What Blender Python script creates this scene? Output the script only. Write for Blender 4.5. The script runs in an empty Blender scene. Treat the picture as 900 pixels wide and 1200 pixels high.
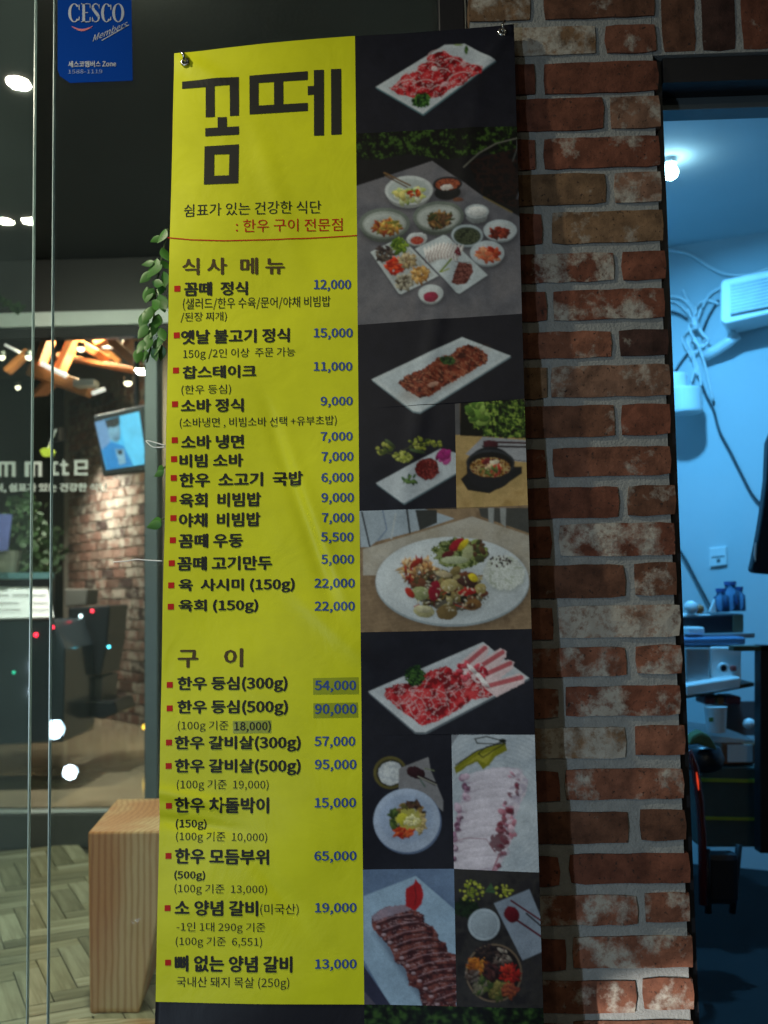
import bpy, bmesh, math, random
import numpy as np
from mathutils import Vector, Matrix
random.seed(7)
SC = bpy.context.scene
COL = SC.collection
R_ = math.radians

# ------------------------------------------------------------------ camera
F = 1214.0                      # focal length in pixels of the 900 x 1200 photograph
CAM = np.array([0.0, 0.0, 1.45])
YAW, PIT, ROL = R_(2.0), R_(4.4), R_(1.03)
fw = np.array([-math.sin(YAW)*math.cos(PIT), math.cos(YAW)*math.cos(PIT), math.sin(PIT)])
r0 = np.array([math.cos(YAW), math.sin(YAW), 0.0])
u0 = np.cross(r0, fw)
rt = r0*math.cos(ROL) - u0*math.sin(ROL)
up = u0*math.cos(ROL) + r0*math.sin(ROL)
cd = bpy.data.cameras.new('camera'); cam = bpy.data.objects.new('camera', cd); COL.objects.link(cam)
M = Matrix(((rt[0], up[0], -fw[0], CAM[0]), (rt[1], up[1], -fw[1], CAM[1]), (rt[2], up[2], -fw[2], CAM[2]), (0, 0, 0, 1)))
cam.matrix_world = M
cd.sensor_fit = 'VERTICAL'; cd.sensor_height = 36.0; cd.lens = 36.0*F/1200.0
cd.clip_start = 0.05; cd.clip_end = 200
cd.dof.use_dof = True; cd.dof.focus_distance = 1.72; cd.dof.aperture_fstop = 4.5
SC.camera = cam

# ------------------------------------------------------------------ world, exposure
w = bpy.data.worlds.new('World'); SC.world = w; w.use_nodes = True
wn = w.node_tree.nodes; wl = w.node_tree.links
bg = wn['Background']
sky = wn.new('ShaderNodeTexSky'); sky.sky_type = 'NISHITA'; sky.sun_disc = False
sky.sun_elevation = R_(-4); sky.sun_rotation = R_(200)
wl.new(sky.outputs[0], bg.inputs[0]); bg.inputs[1].default_value = 0.15
SC.view_settings.view_transform = 'Standard'; SC.view_settings.look = 'None'
SC.view_settings.exposure = 0.0; SC.view_settings.gamma = 1.0
SC.cycles.use_denoising = True
SC.cycles.max_bounces = 8; SC.cycles.transparent_max_bounces = 12
SC.cycles.sample_clamp_indirect = 6.0

# every disc lamp, added fill ones too: (location, radius m, watts, colour, aim, spread)
def disc_light(loc, rad, watts, col, aim, spread=180):
    l = bpy.data.lights.new('lamp_light', 'AREA'); l.shape = 'DISK'; l.size = rad*2
    l.energy = watts; l.color = col; l.spread = R_(spread)
    o = bpy.data.objects.new('lamp_light', l); COL.objects.link(o); o.location = loc
    d = Vector(aim) - Vector(loc)
    o.rotation_euler = d.to_track_quat('-Z', 'Y').to_euler()
    return o
CANOPY = (1.0, 0.93, 0.70)
COOL = (0.62, 0.82, 1.0)
BLUE = (0.105, 0.50, 0.98)
WARM = (1.0, 0.80, 0.56)

# ------------------------------------------------------------------ pixel -> surface (numpy)
def ray(px, py):
    px = np.asarray(px, float); py = np.asarray(py, float)
    return fw + ((px-450)/F)[..., None]*rt - ((py-600)/F)[..., None]*up
def onplane(px, py, P0, N):
    d = ray(px, py); N = np.asarray(N, float)
    t = (np.dot(np.asarray(P0, float)-CAM, N))/(d@N)
    return CAM + d*t[..., None]
def atY(px, py, Y): return onplane(np.array(px, float), np.array(py, float), (0, Y, 0), (0, 1, 0))
def atZ(px, py, Z): return onplane(np.array(px, float), np.array(py, float), (0, 0, Z), (0, 0, 1))
WALLY = 1.75
BTOP = np.array([0, WALLY-0.022, 2.36]); BBOT = np.array([0, WALLY-0.118, 0.62])
bd = (BTOP-BBOT)/np.linalg.norm(BTOP-BBOT)
BN = np.cross(np.array([1.0, 0, 0]), bd); BN /= np.linalg.norm(BN)
if BN[1] > 0: BN = -BN
def ridge(px, py, x0, y0, x1, y1, s, a):
    dx, dy = x1-x0, y1-y0; L = math.hypot(dx, dy); dx /= L; dy /= L
    t = (px-x0)*dx+(py-y0)*dy; n = -(px-x0)*dy+(py-y0)*dx
    end = 1/(1+np.exp(-t/14.0))/(1+np.exp((t-L)/14.0))
    return a*np.exp(-(n/s)**2)*end
def bulge(px, py):
    h = 0.0022*np.sin(px*0.021+py*0.006+1)+0.002*np.sin(py*0.0125-px*0.011)+0.0012*np.sin(py*0.033+px*0.02)
    h = h + ridge(px, py, 315, 480, 388, 700, 9, -0.0045) + ridge(px, py, 327, 500, 400, 690, 9, 0.0033)
    h = h + ridge(px, py, 178, 926, 262, 944, 7, 0.0048) + ridge(px, py, 178, 960, 270, 972, 7, -0.0045)
    h = h + ridge(px, py, 300, 150, 345, 300, 13, 0.0018) + ridge(px, py, 350, 700, 425, 770, 10, 0.0030)
    h = h + ridge(px, py, 560, 120, 470, 600, 12, 0.0027) + ridge(px, py, 300, 1010, 345, 1070, 9, -0.0030)
    h = h + ridge(px, py, 200, 62, 260, 95, 9, 0.0045) + ridge(px, py, 602, 30, 560, 90, 9, 0.0045)
    return h
def bsurf(px, py, off=0.0):
    px = np.asarray(px, float); py = np.asarray(py, float)
    p = onplane(px, py, BTOP, BN)
    return p + BN*(bulge(px, py)+off)[..., None]

# ------------------------------------------------------------------ object helpers
def link(name, me, parent=None):
    o = bpy.data.objects.new(name, me); COL.objects.link(o)
    if parent is not None: o.parent = parent
    return o
def tag(o, label=None, cat=None, group=None, kind=None):
    if label: o['label'] = label
    if cat: o['category'] = cat
    if group: o['group'] = group
    if kind: o['kind'] = kind
    return o
def empty(name, loc, label, cat, group=None):
    o = bpy.data.objects.new(name, None); COL.objects.link(o); o.location = Vector([float(v) for v in loc]); o.empty_display_size = 0.05
    return tag(o, label, cat, group)
def origin(p):
    v = Vector((0, 0, 0))
    while p is not None: v += Vector(p.location); p = p.parent
    return v
def N3(v): v = np.array(v, float); return v/np.linalg.norm(v)
class MB:
    def __init__(s): s.v = []; s.f = []
    def add(s, vs, fs):
        b = len(s.v); s.v += [tuple(float(c) for c in q) for q in vs]; s.f += [tuple(b+i for i in f) for f in fs]; return s
    def box(s, c, size, ax=None):
        c = np.array(c, float); a = np.eye(3) if ax is None else np.array(ax, float)
        h = np.array(size, float)/2; vs = []
        for k in range(8):
            sg = np.array([1 if k & 1 else -1, 1 if k & 2 else -1, 1 if k & 4 else -1])
            vs.append(c+(sg*h)@a)
        return s.add(vs, [(0, 2, 3, 1), (4, 5, 7, 6), (0, 1, 5, 4), (2, 6, 7, 3), (0, 4, 6, 2), (1, 3, 7, 5)])
    def span(s, x0, x1, y0, y1, z0, z1):
        return s.box(((x0+x1)/2, (y0+y1)/2, (z0+z1)/2), (abs(x1-x0), abs(y1-y0), abs(z1-z0)))
    def tube(s, pts, r, n=8, cap=True):
        pts = [np.array(p, float) for p in pts]; rr = r if isinstance(r, (list, tuple)) else [r]*len(pts); vs = []; fs = []
        for i, p in enumerate(pts):
            t = pts[min(i+1, len(pts)-1)]-pts[max(i-1, 0)]; t /= (np.linalg.norm(t)+1e-9)
            a = np.cross(t, (0, 0, 1.0)) if abs(t[2]) < 0.9 else np.cross(t, (1.0, 0, 0)); a /= np.linalg.norm(a); b = np.cross(t, a)
            for k in range(n):
                an = 2*math.pi*k/n; vs.append(p+rr[i]*(math.cos(an)*a+math.sin(an)*b))
        for i in range(len(pts)-1):
            for k in range(n): fs.append((i*n+k, i*n+(k+1) % n, (i+1)*n+(k+1) % n, (i+1)*n+k))
        if cap: fs.append(tuple(range(n))[::-1]); fs.append(tuple((len(pts)-1)*n+k for k in range(n)))
        return s.add(vs, fs)
    def lathe(s, c, prof, n=24, ax=None):
        c = np.array(c, float); a = np.eye(3) if ax is None else np.array(ax, float); vs = []; fs = []
        for r, z in prof:
            for k in range(n):
                an = 2*math.pi*k/n; vs.append(c+np.array([r*math.cos(an), r*math.sin(an), z])@a)
        for i in range(len(prof)-1):
            for k in range(n): fs.append((i*n+k, i*n+(k+1) % n, (i+1)*n+(k+1) % n, (i+1)*n+k))
        fs.append(tuple(range(n))[::-1]); fs.append(tuple((len(prof)-1)*n+k for k in range(n)))
        return s.add(vs, fs)
    def prism(s, front, vec):
        n = len(front); vec = np.array(vec, float); vs = [np.array(p, float) for p in front]; vs += [p+vec for p in vs]
        return s.add(vs, [tuple(range(n)), tuple(range(2*n-1, n-1, -1))]+[(i, i+n, (i+1) % n+n, (i+1) % n) for i in range(n)])
    def build(s, name, m, parent=None, bevel=0, smooth=False, seg=2):
        me = bpy.data.meshes.new(name); me.from_pydata(s.v, [], s.f); me.update()
        bm = bmesh.new(); bm.from_mesh(me); bmesh.ops.recalc_face_normals(bm, faces=bm.faces); bm.to_mesh(me); bm.free()
        if m: me.materials.append(m)
        if smooth: me.polygons.foreach_set('use_smooth', [True]*len(me.polygons))
        me.transform(Matrix.Translation(-origin(parent)))
        o = link(name, me, parent)
        if bevel:
            b = o.modifiers.new('bevel', 'BEVEL'); b.width = bevel; b.segments = seg; b.limit_method = 'ANGLE'
        return o

# ------------------------------------------------------------------ materials
def newmat(name):
    m = bpy.data.materials.new(name); m.use_nodes = True
    return m, m.node_tree.nodes, m.node_tree.links, m.node_tree.nodes['Principled BSDF']
def mat(name, col, rough=0.6, metal=0.0, var=0.18, scale=30.0, bump=0.15, bscale=None, spec=0.5, emit=None, es=0.0):
    m, n, l, p = newmat(name)
    tc = n.new('ShaderNodeTexCoord'); nz = n.new('ShaderNodeTexNoise'); nz.inputs['Scale'].default_value = scale; nz.inputs['Detail'].default_value = 5
    l.new(tc.outputs['Object'], nz.inputs['Vector'])
    mx = n.new('ShaderNodeMix'); mx.data_type = 'RGBA'
    mx.inputs[6].default_value = (*[c*(1-var) for c in col], 1); mx.inputs[7].default_value = (*[min(1, c*(1+var)) for c in col], 1)
    l.new(nz.outputs['Fac'], mx.inputs[0]); l.new(mx.outputs[2], p.inputs['Base Color'])
    p.inputs['Roughness'].default_value = rough; p.inputs['Metallic'].default_value = metal; p.inputs['Specular IOR Level'].default_value = spec
    if bump:
        nb = n.new('ShaderNodeTexNoise'); nb.inputs['Scale'].default_value = bscale or scale*3; nb.inputs['Detail'].default_value = 4
        l.new(tc.outputs['Object'], nb.inputs['Vector'])
        b = n.new('ShaderNodeBump'); b.inputs['Strength'].default_value = bump; b.inputs['Distance'].default_value = 0.004
        l.new(nb.outputs['Fac'], b.inputs['Height']); l.new(b.outputs[0], p.inputs['Normal'])
    if emit:
        p.inputs['Emission Color'].default_value = (*emit, 1); p.inputs['Emission Strength'].default_value = es
    return m
def glassmat(name, tint, dust_veil=0.02, dust_veil_col=(0.5, 0.6, 0.6), rough=0.0):
    m, n, l, p = newmat(name); n.remove(p); out = n['Material Output']
    tr = n.new('ShaderNodeBsdfTransparent'); tr.inputs[0].default_value = (*tint, 1)
    gl = n.new('ShaderNodeBsdfGlossy'); gl.inputs['Roughness'].default_value = rough
    df = n.new('ShaderNodeBsdfDiffuse'); df.inputs[0].default_value = (*dust_veil_col, 1)
    fr = n.new('ShaderNodeFresnel'); fr.inputs[0].default_value = 1.5
    tc = n.new('ShaderNodeTexCoord'); nz = n.new('ShaderNodeTexNoise'); nz.inputs['Scale'].default_value = 3; nz.inputs['Detail'].default_value = 6
    l.new(tc.outputs['Object'], nz.inputs['Vector'])
    mm = n.new('ShaderNodeMath'); mm.operation = 'MULTIPLY'; mm.inputs[1].default_value = dust_veil*2; l.new(nz.outputs['Fac'], mm.inputs[0])
    a = n.new('ShaderNodeMixShader'); b = n.new('ShaderNodeMixShader')
    l.new(fr.outputs[0], a.inputs[0]); l.new(tr.outputs[0], a.inputs[1]); l.new(gl.outputs[0], a.inputs[2])
    l.new(mm.outputs[0], b.inputs[0]); l.new(a.outputs[0], b.inputs[1]); l.new(df.outputs[0], b.inputs[2]); l.new(b.outputs[0], out.inputs[0])
    return m
def brickmat(name, scale=1.0):
    m, n, l, p = newmat(name)
    oi = n.new('ShaderNodeObjectInfo'); tc = n.new('ShaderNodeTexCoord')
    va = n.new('ShaderNodeVectorMath'); va.operation = 'MULTIPLY_ADD'
    cx = n.new('ShaderNodeCombineXYZ'); l.new(oi.outputs['Random'], cx.inputs[0]); l.new(oi.outputs['Random'], cx.inputs[2])
    l.new(cx.outputs[0], va.inputs[0]); va.inputs[1].default_value = (37, 11, 53); l.new(tc.outputs['Object'], va.inputs[2])
    def nz(s, d=6, r=0.6):
        q = n.new('ShaderNodeTexNoise'); q.inputs['Scale'].default_value = s*scale; q.inputs['Detail'].default_value = d; q.inputs['Roughness'].default_value = r
        l.new(va.outputs[0], q.inputs['Vector']); return q
    def ramp(src, a, b, ca=(0, 0, 0, 1), cb=(1, 1, 1, 1)):
        q = n.new('ShaderNodeValToRGB'); q.color_ramp.elements[0].position = a; q.color_ramp.elements[1].position = b
        q.color_ramp.elements[0].color = ca; q.color_ramp.elements[1].color = cb; l.new(src, q.inputs[0]); return q
    def mix(f, a, b, mode='MIX'):
        q = n.new('ShaderNodeMix'); q.data_type = 'RGBA'; q.blend_type = mode
        for i, s_ in ((0, f), (6, a), (7, b)):
            if isinstance(s_, (int, float)): q.inputs[i].default_value = s_
            elif isinstance(s_, tuple): q.inputs[i].default_value = s_
            else: l.new(s_, q.inputs[i])
        return q.outputs[2]
    body = mix(1.0, oi.outputs['Color'], ramp(nz(28).outputs['Fac'], 0.3, 0.7, (0.45, 0.42, 0.40, 1), (1.35, 1.3, 1.25, 1)).outputs[0], 'MULTIPLY')
    body = mix(ramp(nz(140, 3).outputs['Fac'], 0.60, 0.70).outputs[0], body, (0.03, 0.018, 0.014, 1))
    # old mortar smears: amount comes from the object's own alpha
    sm = n.new('ShaderNodeMath'); sm.operation = 'ADD'
    big = nz(15, 8, 0.62)
    l.new(big.outputs['Fac'], sm.inputs[0]); l.new(oi.outputs['Alpha'], sm.inputs[1])
    s2 = n.new('ShaderNodeMath'); s2.operation = 'SUBTRACT'; l.new(sm.outputs[0], s2.inputs[0]); s2.inputs[1].default_value = 0.5
    white = ramp(s2.outputs[0], 0.52, 0.63)
    sp = ramp(nz(70, 5, 0.7).outputs['Fac'], 0.30, 0.52)
    wf = mix(1.0, white.outputs[0], sp.outputs[0], 'MULTIPLY')
    wc = mix(nz(40, 4).outputs['Fac'], (0.22, 0.19, 0.15, 1), (0.46, 0.44, 0.39, 1))
    full = mix(wf, body, wc)
    l.new(full, p.inputs['Base Color']); p.inputs['Roughness'].default_value = 0.88; p.inputs['Specular IOR Level'].default_value = 0.25
    b = n.new('ShaderNodeBump'); b.inputs['Strength'].default_value = 0.55; b.inputs['Distance'].default_value = 0.003
    ad = n.new('ShaderNodeMath'); ad.operation = 'MULTIPLY_ADD'; l.new(white.outputs[0], ad.inputs[0]); ad.inputs[1].default_value = 0.35; l.new(nz(110, 6, 0.7).outputs['Fac'], ad.inputs[2])
    l.new(ad.outputs[0], b.inputs['Height']); l.new(b.outputs[0], p.inputs['Normal'])
    return m
def objcolmat(name, rough=0.6, grain=True):
    m, n, l, p = newmat(name)
    oi = n.new('ShaderNodeObjectInfo'); tc = n.new('ShaderNodeTexCoord'); mp = n.new('ShaderNodeMapping'); mp.inputs['Scale'].default_value = (3, 45, 45)
    l.new(tc.outputs['Object'], mp.inputs[0]); nz = n.new('ShaderNodeTexNoise'); nz.inputs['Scale'].default_value = 1.6; nz.inputs['Detail'].default_value = 7; l.new(mp.outputs[0], nz.inputs['Vector'])
    r = n.new('ShaderNodeValToRGB'); r.color_ramp.elements[0].position = .3; r.color_ramp.elements[1].position = .7
    r.color_ramp.elements[0].color = (.6, .58, .5, 1); r.color_ramp.elements[1].color = (1.15, 1.15, 1.1, 1); l.new(nz.outputs[0], r.inputs[0])
    mx = n.new('ShaderNodeMix'); mx.data_type = 'RGBA'; mx.blend_type = 'MULTIPLY'; mx.inputs[0].default_value = 1
    l.new(oi.outputs['Color'], mx.inputs[6]); l.new(r.outputs[0], mx.inputs[7]); l.new(mx.outputs[2], p.inputs['Base Color'])
    p.inputs['Roughness'].default_value = rough
    b = n.new('ShaderNodeBump'); b.inputs['Strength'].default_value = .3; b.inputs['Distance'].default_value = .002; l.new(nz.outputs[0], b.inputs['Height']); l.new(b.outputs[0], p.inputs['Normal'])
    return m
def woodmat(name, c1, c2, scale=9.0, knot=(0, 0, 0), rough=0.5):
    m, n, l, p = newmat(name)
    tc = n.new('ShaderNodeTexCoord'); mp = n.new('ShaderNodeMapping'); mp.inputs['Location'].default_value = knot; mp.inputs['Scale'].default_value = (1, 1, 0.22)
    l.new(tc.outputs['Object'], mp.inputs[0])
    wv = n.new('ShaderNodeTexWave'); wv.wave_type = 'RINGS'; wv.rings_direction = 'Z'; wv.inputs['Scale'].default_value = scale; wv.inputs['Distortion'].default_value = 3.0
    wv.inputs['Detail'].default_value = 3; wv.inputs['Detail Scale'].default_value = 1.5; l.new(mp.outputs[0], wv.inputs[0])
    r = n.new('ShaderNodeValToRGB'); r.color_ramp.elements[0].color = (*c1, 1); r.color_ramp.elements[1].color = (*c2, 1)
    r.color_ramp.elements[0].position = 0.05; r.color_ramp.elements[1].position = 0.6
    l.new(wv.outputs['Fac'], r.inputs[0])
    nz = n.new('ShaderNodeTexNoise'); nz.inputs['Scale'].default_value = 5; nz.inputs['Detail'].default_value = 3; l.new(mp.outputs[0], nz.inputs['Vector'])
    r2 = n.new('ShaderNodeValToRGB'); r2.color_ramp.elements[0].position = .42; r2.color_ramp.elements[1].position = .6
    r2.color_ramp.elements[0].color = (1, 1, 1, 1); r2.color_ramp.elements[1].color = (.84, .52, .34, 1); l.new(nz.outputs[0], r2.inputs[0])
    mx = n.new('ShaderNodeMix'); mx.data_type = 'RGBA'; mx.blend_type = 'MULTIPLY'; mx.inputs[0].default_value = .9
    l.new(r.outputs[0], mx.inputs[6]); l.new(r2.outputs[0], mx.inputs[7]); l.new(mx.outputs[2], p.inputs['Base Color'])
    p.inputs['Roughness'].default_value = rough
    return m
def printmat(name, rough=0.42, emis=0.0):
    """flat print or screen picture: colours come from the print's own colour layer"""
    m, n, l, p = newmat(name)
    at = n.new('ShaderNodeVertexColor'); at.layer_name = 'print'
    if emis:
        l.new(at.outputs[0], p.inputs['Emission Color']); p.inputs['Emission Strength'].default_value = emis; p.inputs['Base Color'].default_value = (.02, .02, .02, 1); p.inputs['Roughness'].default_value = .3
    else:
        tc = n.new('ShaderNodeTexCoord'); nz = n.new('ShaderNodeTexNoise'); nz.inputs['Scale'].default_value = 500; l.new(tc.outputs['Object'], nz.inputs['Vector'])
        r = n.new('ShaderNodeMapRange'); r.inputs[3].default_value = .58; r.inputs[4].default_value = .82; l.new(nz.outputs[0], r.inputs[0])
        mx = n.new('ShaderNodeVectorMath'); mx.operation = 'SCALE'; l.new(at.outputs[0], mx.inputs[0]); l.new(r.outputs[0], mx.inputs[3])
        l.new(mx.outputs[0], p.inputs['Base Color']); p.inputs['Roughness'].default_value = rough; p.inputs['Specular IOR Level'].default_value = .22
        n2 = n.new('ShaderNodeTexNoise'); n2.inputs['Scale'].default_value = 9; n2.inputs['Detail'].default_value = 3; l.new(tc.outputs['Object'], n2.inputs['Vector'])
        b = n.new('ShaderNodeBump'); b.inputs['Strength'].default_value = .35; b.inputs['Distance'].default_value = .006; l.new(n2.outputs[0], b.inputs['Height']); l.new(b.outputs[0], p.inputs['Normal'])
    return m
def vinylmat(name, col, var=.06):
    m, n, l, p = newmat(name)
    tc = n.new('ShaderNodeTexCoord'); nz = n.new('ShaderNodeTexNoise'); nz.inputs['Scale'].default_value = 6; nz.inputs['Detail'].default_value = 8; nz.inputs['Roughness'].default_value = .65
    l.new(tc.outputs['Object'], nz.inputs['Vector'])
    r = n.new('ShaderNodeValToRGB'); r.color_ramp.elements[0].position = .32; r.color_ramp.elements[1].position = .62
    r.color_ramp.elements[0].color = (*[c*(1-2.2*var) for c in col], 1); r.color_ramp.elements[1].color = (*col, 1)
    l.new(nz.outputs[0], r.inputs[0]); l.new(r.outputs[0], p.inputs['Base Color'])
    p.inputs['Roughness'].default_value = .45; p.inputs['Specular IOR Level'].default_value = .4
    n2 = n.new('ShaderNodeTexNoise'); n2.inputs['Scale'].default_value = 11; n2.inputs['Detail'].default_value = 4; n2.inputs['Distortion'].default_value = 1.2; l.new(tc.outputs['Object'], n2.inputs['Vector'])
    b = n.new('ShaderNodeBump'); b.inputs['Strength'].default_value = .22; b.inputs['Distance'].default_value = .006; l.new(n2.outputs[0], b.inputs['Height']); l.new(b.outputs[0], p.inputs['Normal'])
    return m
M_brick = brickmat('weathered_brick')
M_brick2 = brickmat('inner_brick', 0.8)
M_mortar = mat('mortar', (.225, .232, .225), .95, var=.25, scale=60, bump=.6, bscale=260)
M_mortar2 = mat('inner_mortar', (.30, .28, .25), .95, var=.2, scale=40, bump=.3)
M_black = mat('black_steel', (.012, .012, .015), .45, metal=.3, bump=.05)
M_blackw = mat('black_plastic', (.012, .013, .018), .35, bump=.05)
M_frame = mat('grey_aluminium', (.13, .16, .17), .4, metal=.5, var=.08, bump=.03)
M_transom = mat('pale_aluminium', (.78, .83, .82), .45, metal=.2, var=.06, bump=.03)
M_fascia = mat('dark_fascia', (.024, .022, .024), .35, var=.2, scale=3, bump=.03)
M_edge = mat('glass_edge', (.45, .60, .60), .25, var=.1, bump=0)
M_white = mat('white_plastic', (.78, .80, .80), .4, var=.06, bump=.03)
M_wallp = mat('white_room_wall', (.54, .60, .62), .8, var=.10, scale=2.2, bump=.15, bscale=30)
M_wood = woodmat('pine_block', (.50, .29, .13), (.64, .44, .23), 19.0, knot=(1.48, -3.02, -.05))
M_beam = mat('orange_timber', (.62, .25, .08), .6, var=.3, scale=8, bump=.1)
M_plank = objcolmat('deck_board')
M_chrome = mat('steel_ring', (.6, .6, .58), .25, metal=1, bump=0)
M_leaf = mat('green_leaf', (.045, .15, .02), .45, var=.5, scale=30, bump=.1)
M_stem = mat('green_stem', (.05, .09, .02), .6)
M_yellow = vinylmat('yellow_vinyl', (.59, .61, .010), .07)
M_yellow.node_tree.nodes['Principled BSDF'].inputs['Specular IOR Level'].default_value = .22
M_navy = vinylmat('navy_vinyl', (.011, .011, .016))
M_navy.node_tree.nodes['Principled BSDF'].inputs['Specular IOR Level'].default_value = .2
M_ink = mat('black_ink', (.022, .022, .02), .5, var=.1, bump=0)
M_inkb = mat('brown_ink', (.075, .05, .02), .5, var=.1, bump=0)
for q_ in (M_ink, M_inkb): q_.node_tree.nodes['Principled BSDF'].inputs['Specular IOR Level'].default_value = .12
M_red = mat('red_ink', (.42, .016, .010), .5, var=.1, bump=0, spec=.1)
M_blue = mat('blue_ink', (.010, .050, .23), .5, var=.1, bump=0)
M_print = printmat('photo_print')
M_screen = printmat('screen_picture', emis=1.3)

# ------------------------------------------------------------------ the setting
def struct(name, mb, m, bevel=0):
    o = mb.build(name, m, None, bevel); o['kind'] = 'structure'; return o
DZ, IZ = 0.35, 0.50
M_ground = mat('ground_concrete', (.10, .10, .10), .9, var=.3, scale=3, bump=.3, bscale=40)
struct('ground', MB().add([(-60, -60, 0), (60, -60, 0), (60, 60, 0), (-60, 60, 0)], [(0, 1, 2, 3)]), M_ground)

# ---- brick wall with the doorway: every brick a part
def rough_brick(name, x0, x1, z0, z1, yf, depth, m, parent, col, alpha, rs, cut=3, amp=0.0013):
    nx = max(2, int((x1-x0)/0.022)); nz_ = max(2, int((z1-z0)/0.019)); rg = random.Random(rs)
    vs = []; fs = []
    for j in range(nz_+1):
        for i in range(nx+1):
            ex = i in (0, nx); ez = j in (0, nz_)
            x = x0+(x1-x0)*i/nx; z = z0+(z1-z0)*j/nz_
            if ex: x += rg.uniform(-amp, amp)
            if ez: z += rg.uniform(-amp, amp)*0.8
            if ex and ez: x += (0.0018 if i == 0 else -0.0018); z += (0.0015 if j == 0 else -0.0015)
            y = yf+rg.uniform(-0.0008, 0.0008)+(0.0018 if (ex or ez) else 0)
            vs.append((x, y, z))
    W = nx+1
    for j in range(nz_):
        for i in range(nx): fs.append((j*W+i, j*W+i+1, (j+1)*W+i+1, (j+1)*W+i))
    ring = [i for i in range(W)]+[j*W+nx for j in range(1, nz_+1)]+[nz_*W+i for i in range(nx-1, -1, -1)]+[j*W for j in range(nz_-1, 0, -1)]
    b = len(vs)
    for k in ring: vs.append((vs[k][0], yf+depth, vs[k][2]))
    for q in range(len(ring)): fs.append((ring[q], b+q, b+(q+1) % len(ring), ring[(q+1) % len(ring)]))
    c = Vector(((x0+x1)/2, yf, (z0+z1)/2))
    vs = [tuple(Vector(v)-c) for v in vs]
    me = bpy.data.meshes.new(name); me.from_pydata(vs, [], fs); me.update()
    bm = bmesh.new(); bm.from_mesh(me); bmesh.ops.recalc_face_normals(bm, faces=bm.faces); bm.to_mesh(me); bm.free()
    me.materials.append(m); me.polygons.foreach_set('use_smooth', [False]*len(me.polygons))
    o = link(name, me, parent); o.location = c-origin(parent); o.color = (*col, max(0, .5+(alpha*.75-.035)))
    return o
PAL = {'R': (.138, .050, .031), 'r': (.175, .072, .045), 'D': (.045, .022, .018), 'O': (.16, .098, .055), 'B': (.115, .052, .032), 'P': (.18, .10, .068)}
bw = empty('brick_wall', (0.36, WALLY, 0), 'brick wall pier beside the open doorway, its old bricks smeared with pale mortar', 'brick wall')
COURSES = [
 (-18, 20, [(560, 621, 'O', .08), (637, 757, 'B', -.05)]),
 (29, 62, [(562, 698, 'O', .22), (709, 762, 'r', .0)]),
 (72, 108, [(562, 627, 'R', -.3), (636, 766, 'R', -.3)]),
 (113, 151, [(562, 707, 'R', -.3), (715, 768, 'P', .10)]),
 (160, 196, [(563, 627, 'R', -.04), (637, 771, 'R', .02)]),
 (202, 238, [(563, 710, 'O', -.1), (719, 773, 'P', .13)]),
 (247, 284, [(563, 635, 'R', -.3), (646, 776, 'O', .03)]),
 (295, 329, [(564, 720, 'R', .13), (728, 778, 'R', -.2)]),
 (339, 374, [(564, 640, 'R', -.3), (648, 783, 'R', .07)]),
 (387, 418, [(565, 716, 'r', .0), (725, 781, 'D', -.08)]),
 (428, 465, [(565, 641, 'O', -.2), (645, 782, 'P', .05)]),
 (474, 511, [(566, 720, 'B', -.03), (728, 786, 'R', -.1)]),
 (524, 558, [(566, 640, 'R', -.05), (647, 790, 'r', -.02)]),
 (570, 606, [(567, 725, 'R', -.12), (735, 791, 'B', .03)]),
 (614, 652, [(567, 646, 'R', -.2), (655, 793, 'R', .12)]),
 (661, 700, [(568, 732, 'B', -.06), (743, 795, 'B', .03)]),
 (710, 748, [(568, 648, 'r', -.1), (654, 798, 'P', .30)]),
 (758, 792, [(569, 734, 'r', .10), (745, 800, 'r', .10)]),
 (805, 840, [(569, 655, 'r', .0), (662, 801, 'R', .09)]),
 (852, 888, [(570, 733, 'O', .20), (744, 800, 'r', .0)]),
 (902, 938, [(570, 656, 'R', -.3), (662, 803, 'r', .03)]),
 (951, 988, [(571, 737, 'B', -.05), (749, 804, 'B', -.15)]),
 (1002, 1037, [(571, 656, 'R', -.1), (667, 805, 'R', -.18)]),
 (1049, 1084, [(572, 747, 'r', .16), (755, 807, 'r', .05)]),
 (1099, 1136, [(572, 663, 'R', -.2), (671, 809, 'r', .12)]),
 (1149, 1187, [(573, 745, 'r', .07), (753, 810, 'r', .05)]),
 (1198, 1236, [(573, 663, 'r', .0), (671, 811, 'B', .03)]),
]
PX0 = float(atY(564, 600, WALLY)[0]); PX1 = float(atY(791, 600, WALLY)[0])
def jit(c, rg): k = rg.uniform(.85, 1.15); return tuple(v*k for v in c)
rg = random.Random(3); k = 0
for yt, yb, bs in COURSES:
    for x0, x1, t, a in bs:
        p = atY([x0, x1, (x0+x1)/2, (x0+x1)/2], [yt, yt, yt+(x0+x1-1400)/2*-.03, yb+(x0+x1-1400)/2*-.03], WALLY)
        left = PX0 if x0 < 600 else p[0][0]; right = p[1][0]
        if x1 > 752: right = PX1+rg.uniform(-.003, .003)
        zt = float(p[2][2]); zb = float(p[3][2])
        rough_brick('brick', left, right, zb, zt, WALLY, .088, M_brick, bw, jit(PAL[t], rg), a, 100+k); k += 1
z_low = float(atY(700, 1245, WALLY)[2]); z_hi = float(atY(700, -24, WALLY)[2])
zz = z_low-.062; i = 0
while zz > 0.0:
    xs = [PX0, PX0+(.11 if i % 2 else .205), PX1]
    for q in range(2):
        rough_brick('brick', xs[q]+(.012 if q else 0), xs[q+1], zz, zz+.053, WALLY, .088, M_brick, bw, jit(PAL[rg.choice('RrBOP')], rg), rg.uniform(-.2, .15), 300+k); k += 1
    zz -= .0665; i += 1
zz = z_hi+.008; i = 0
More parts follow.
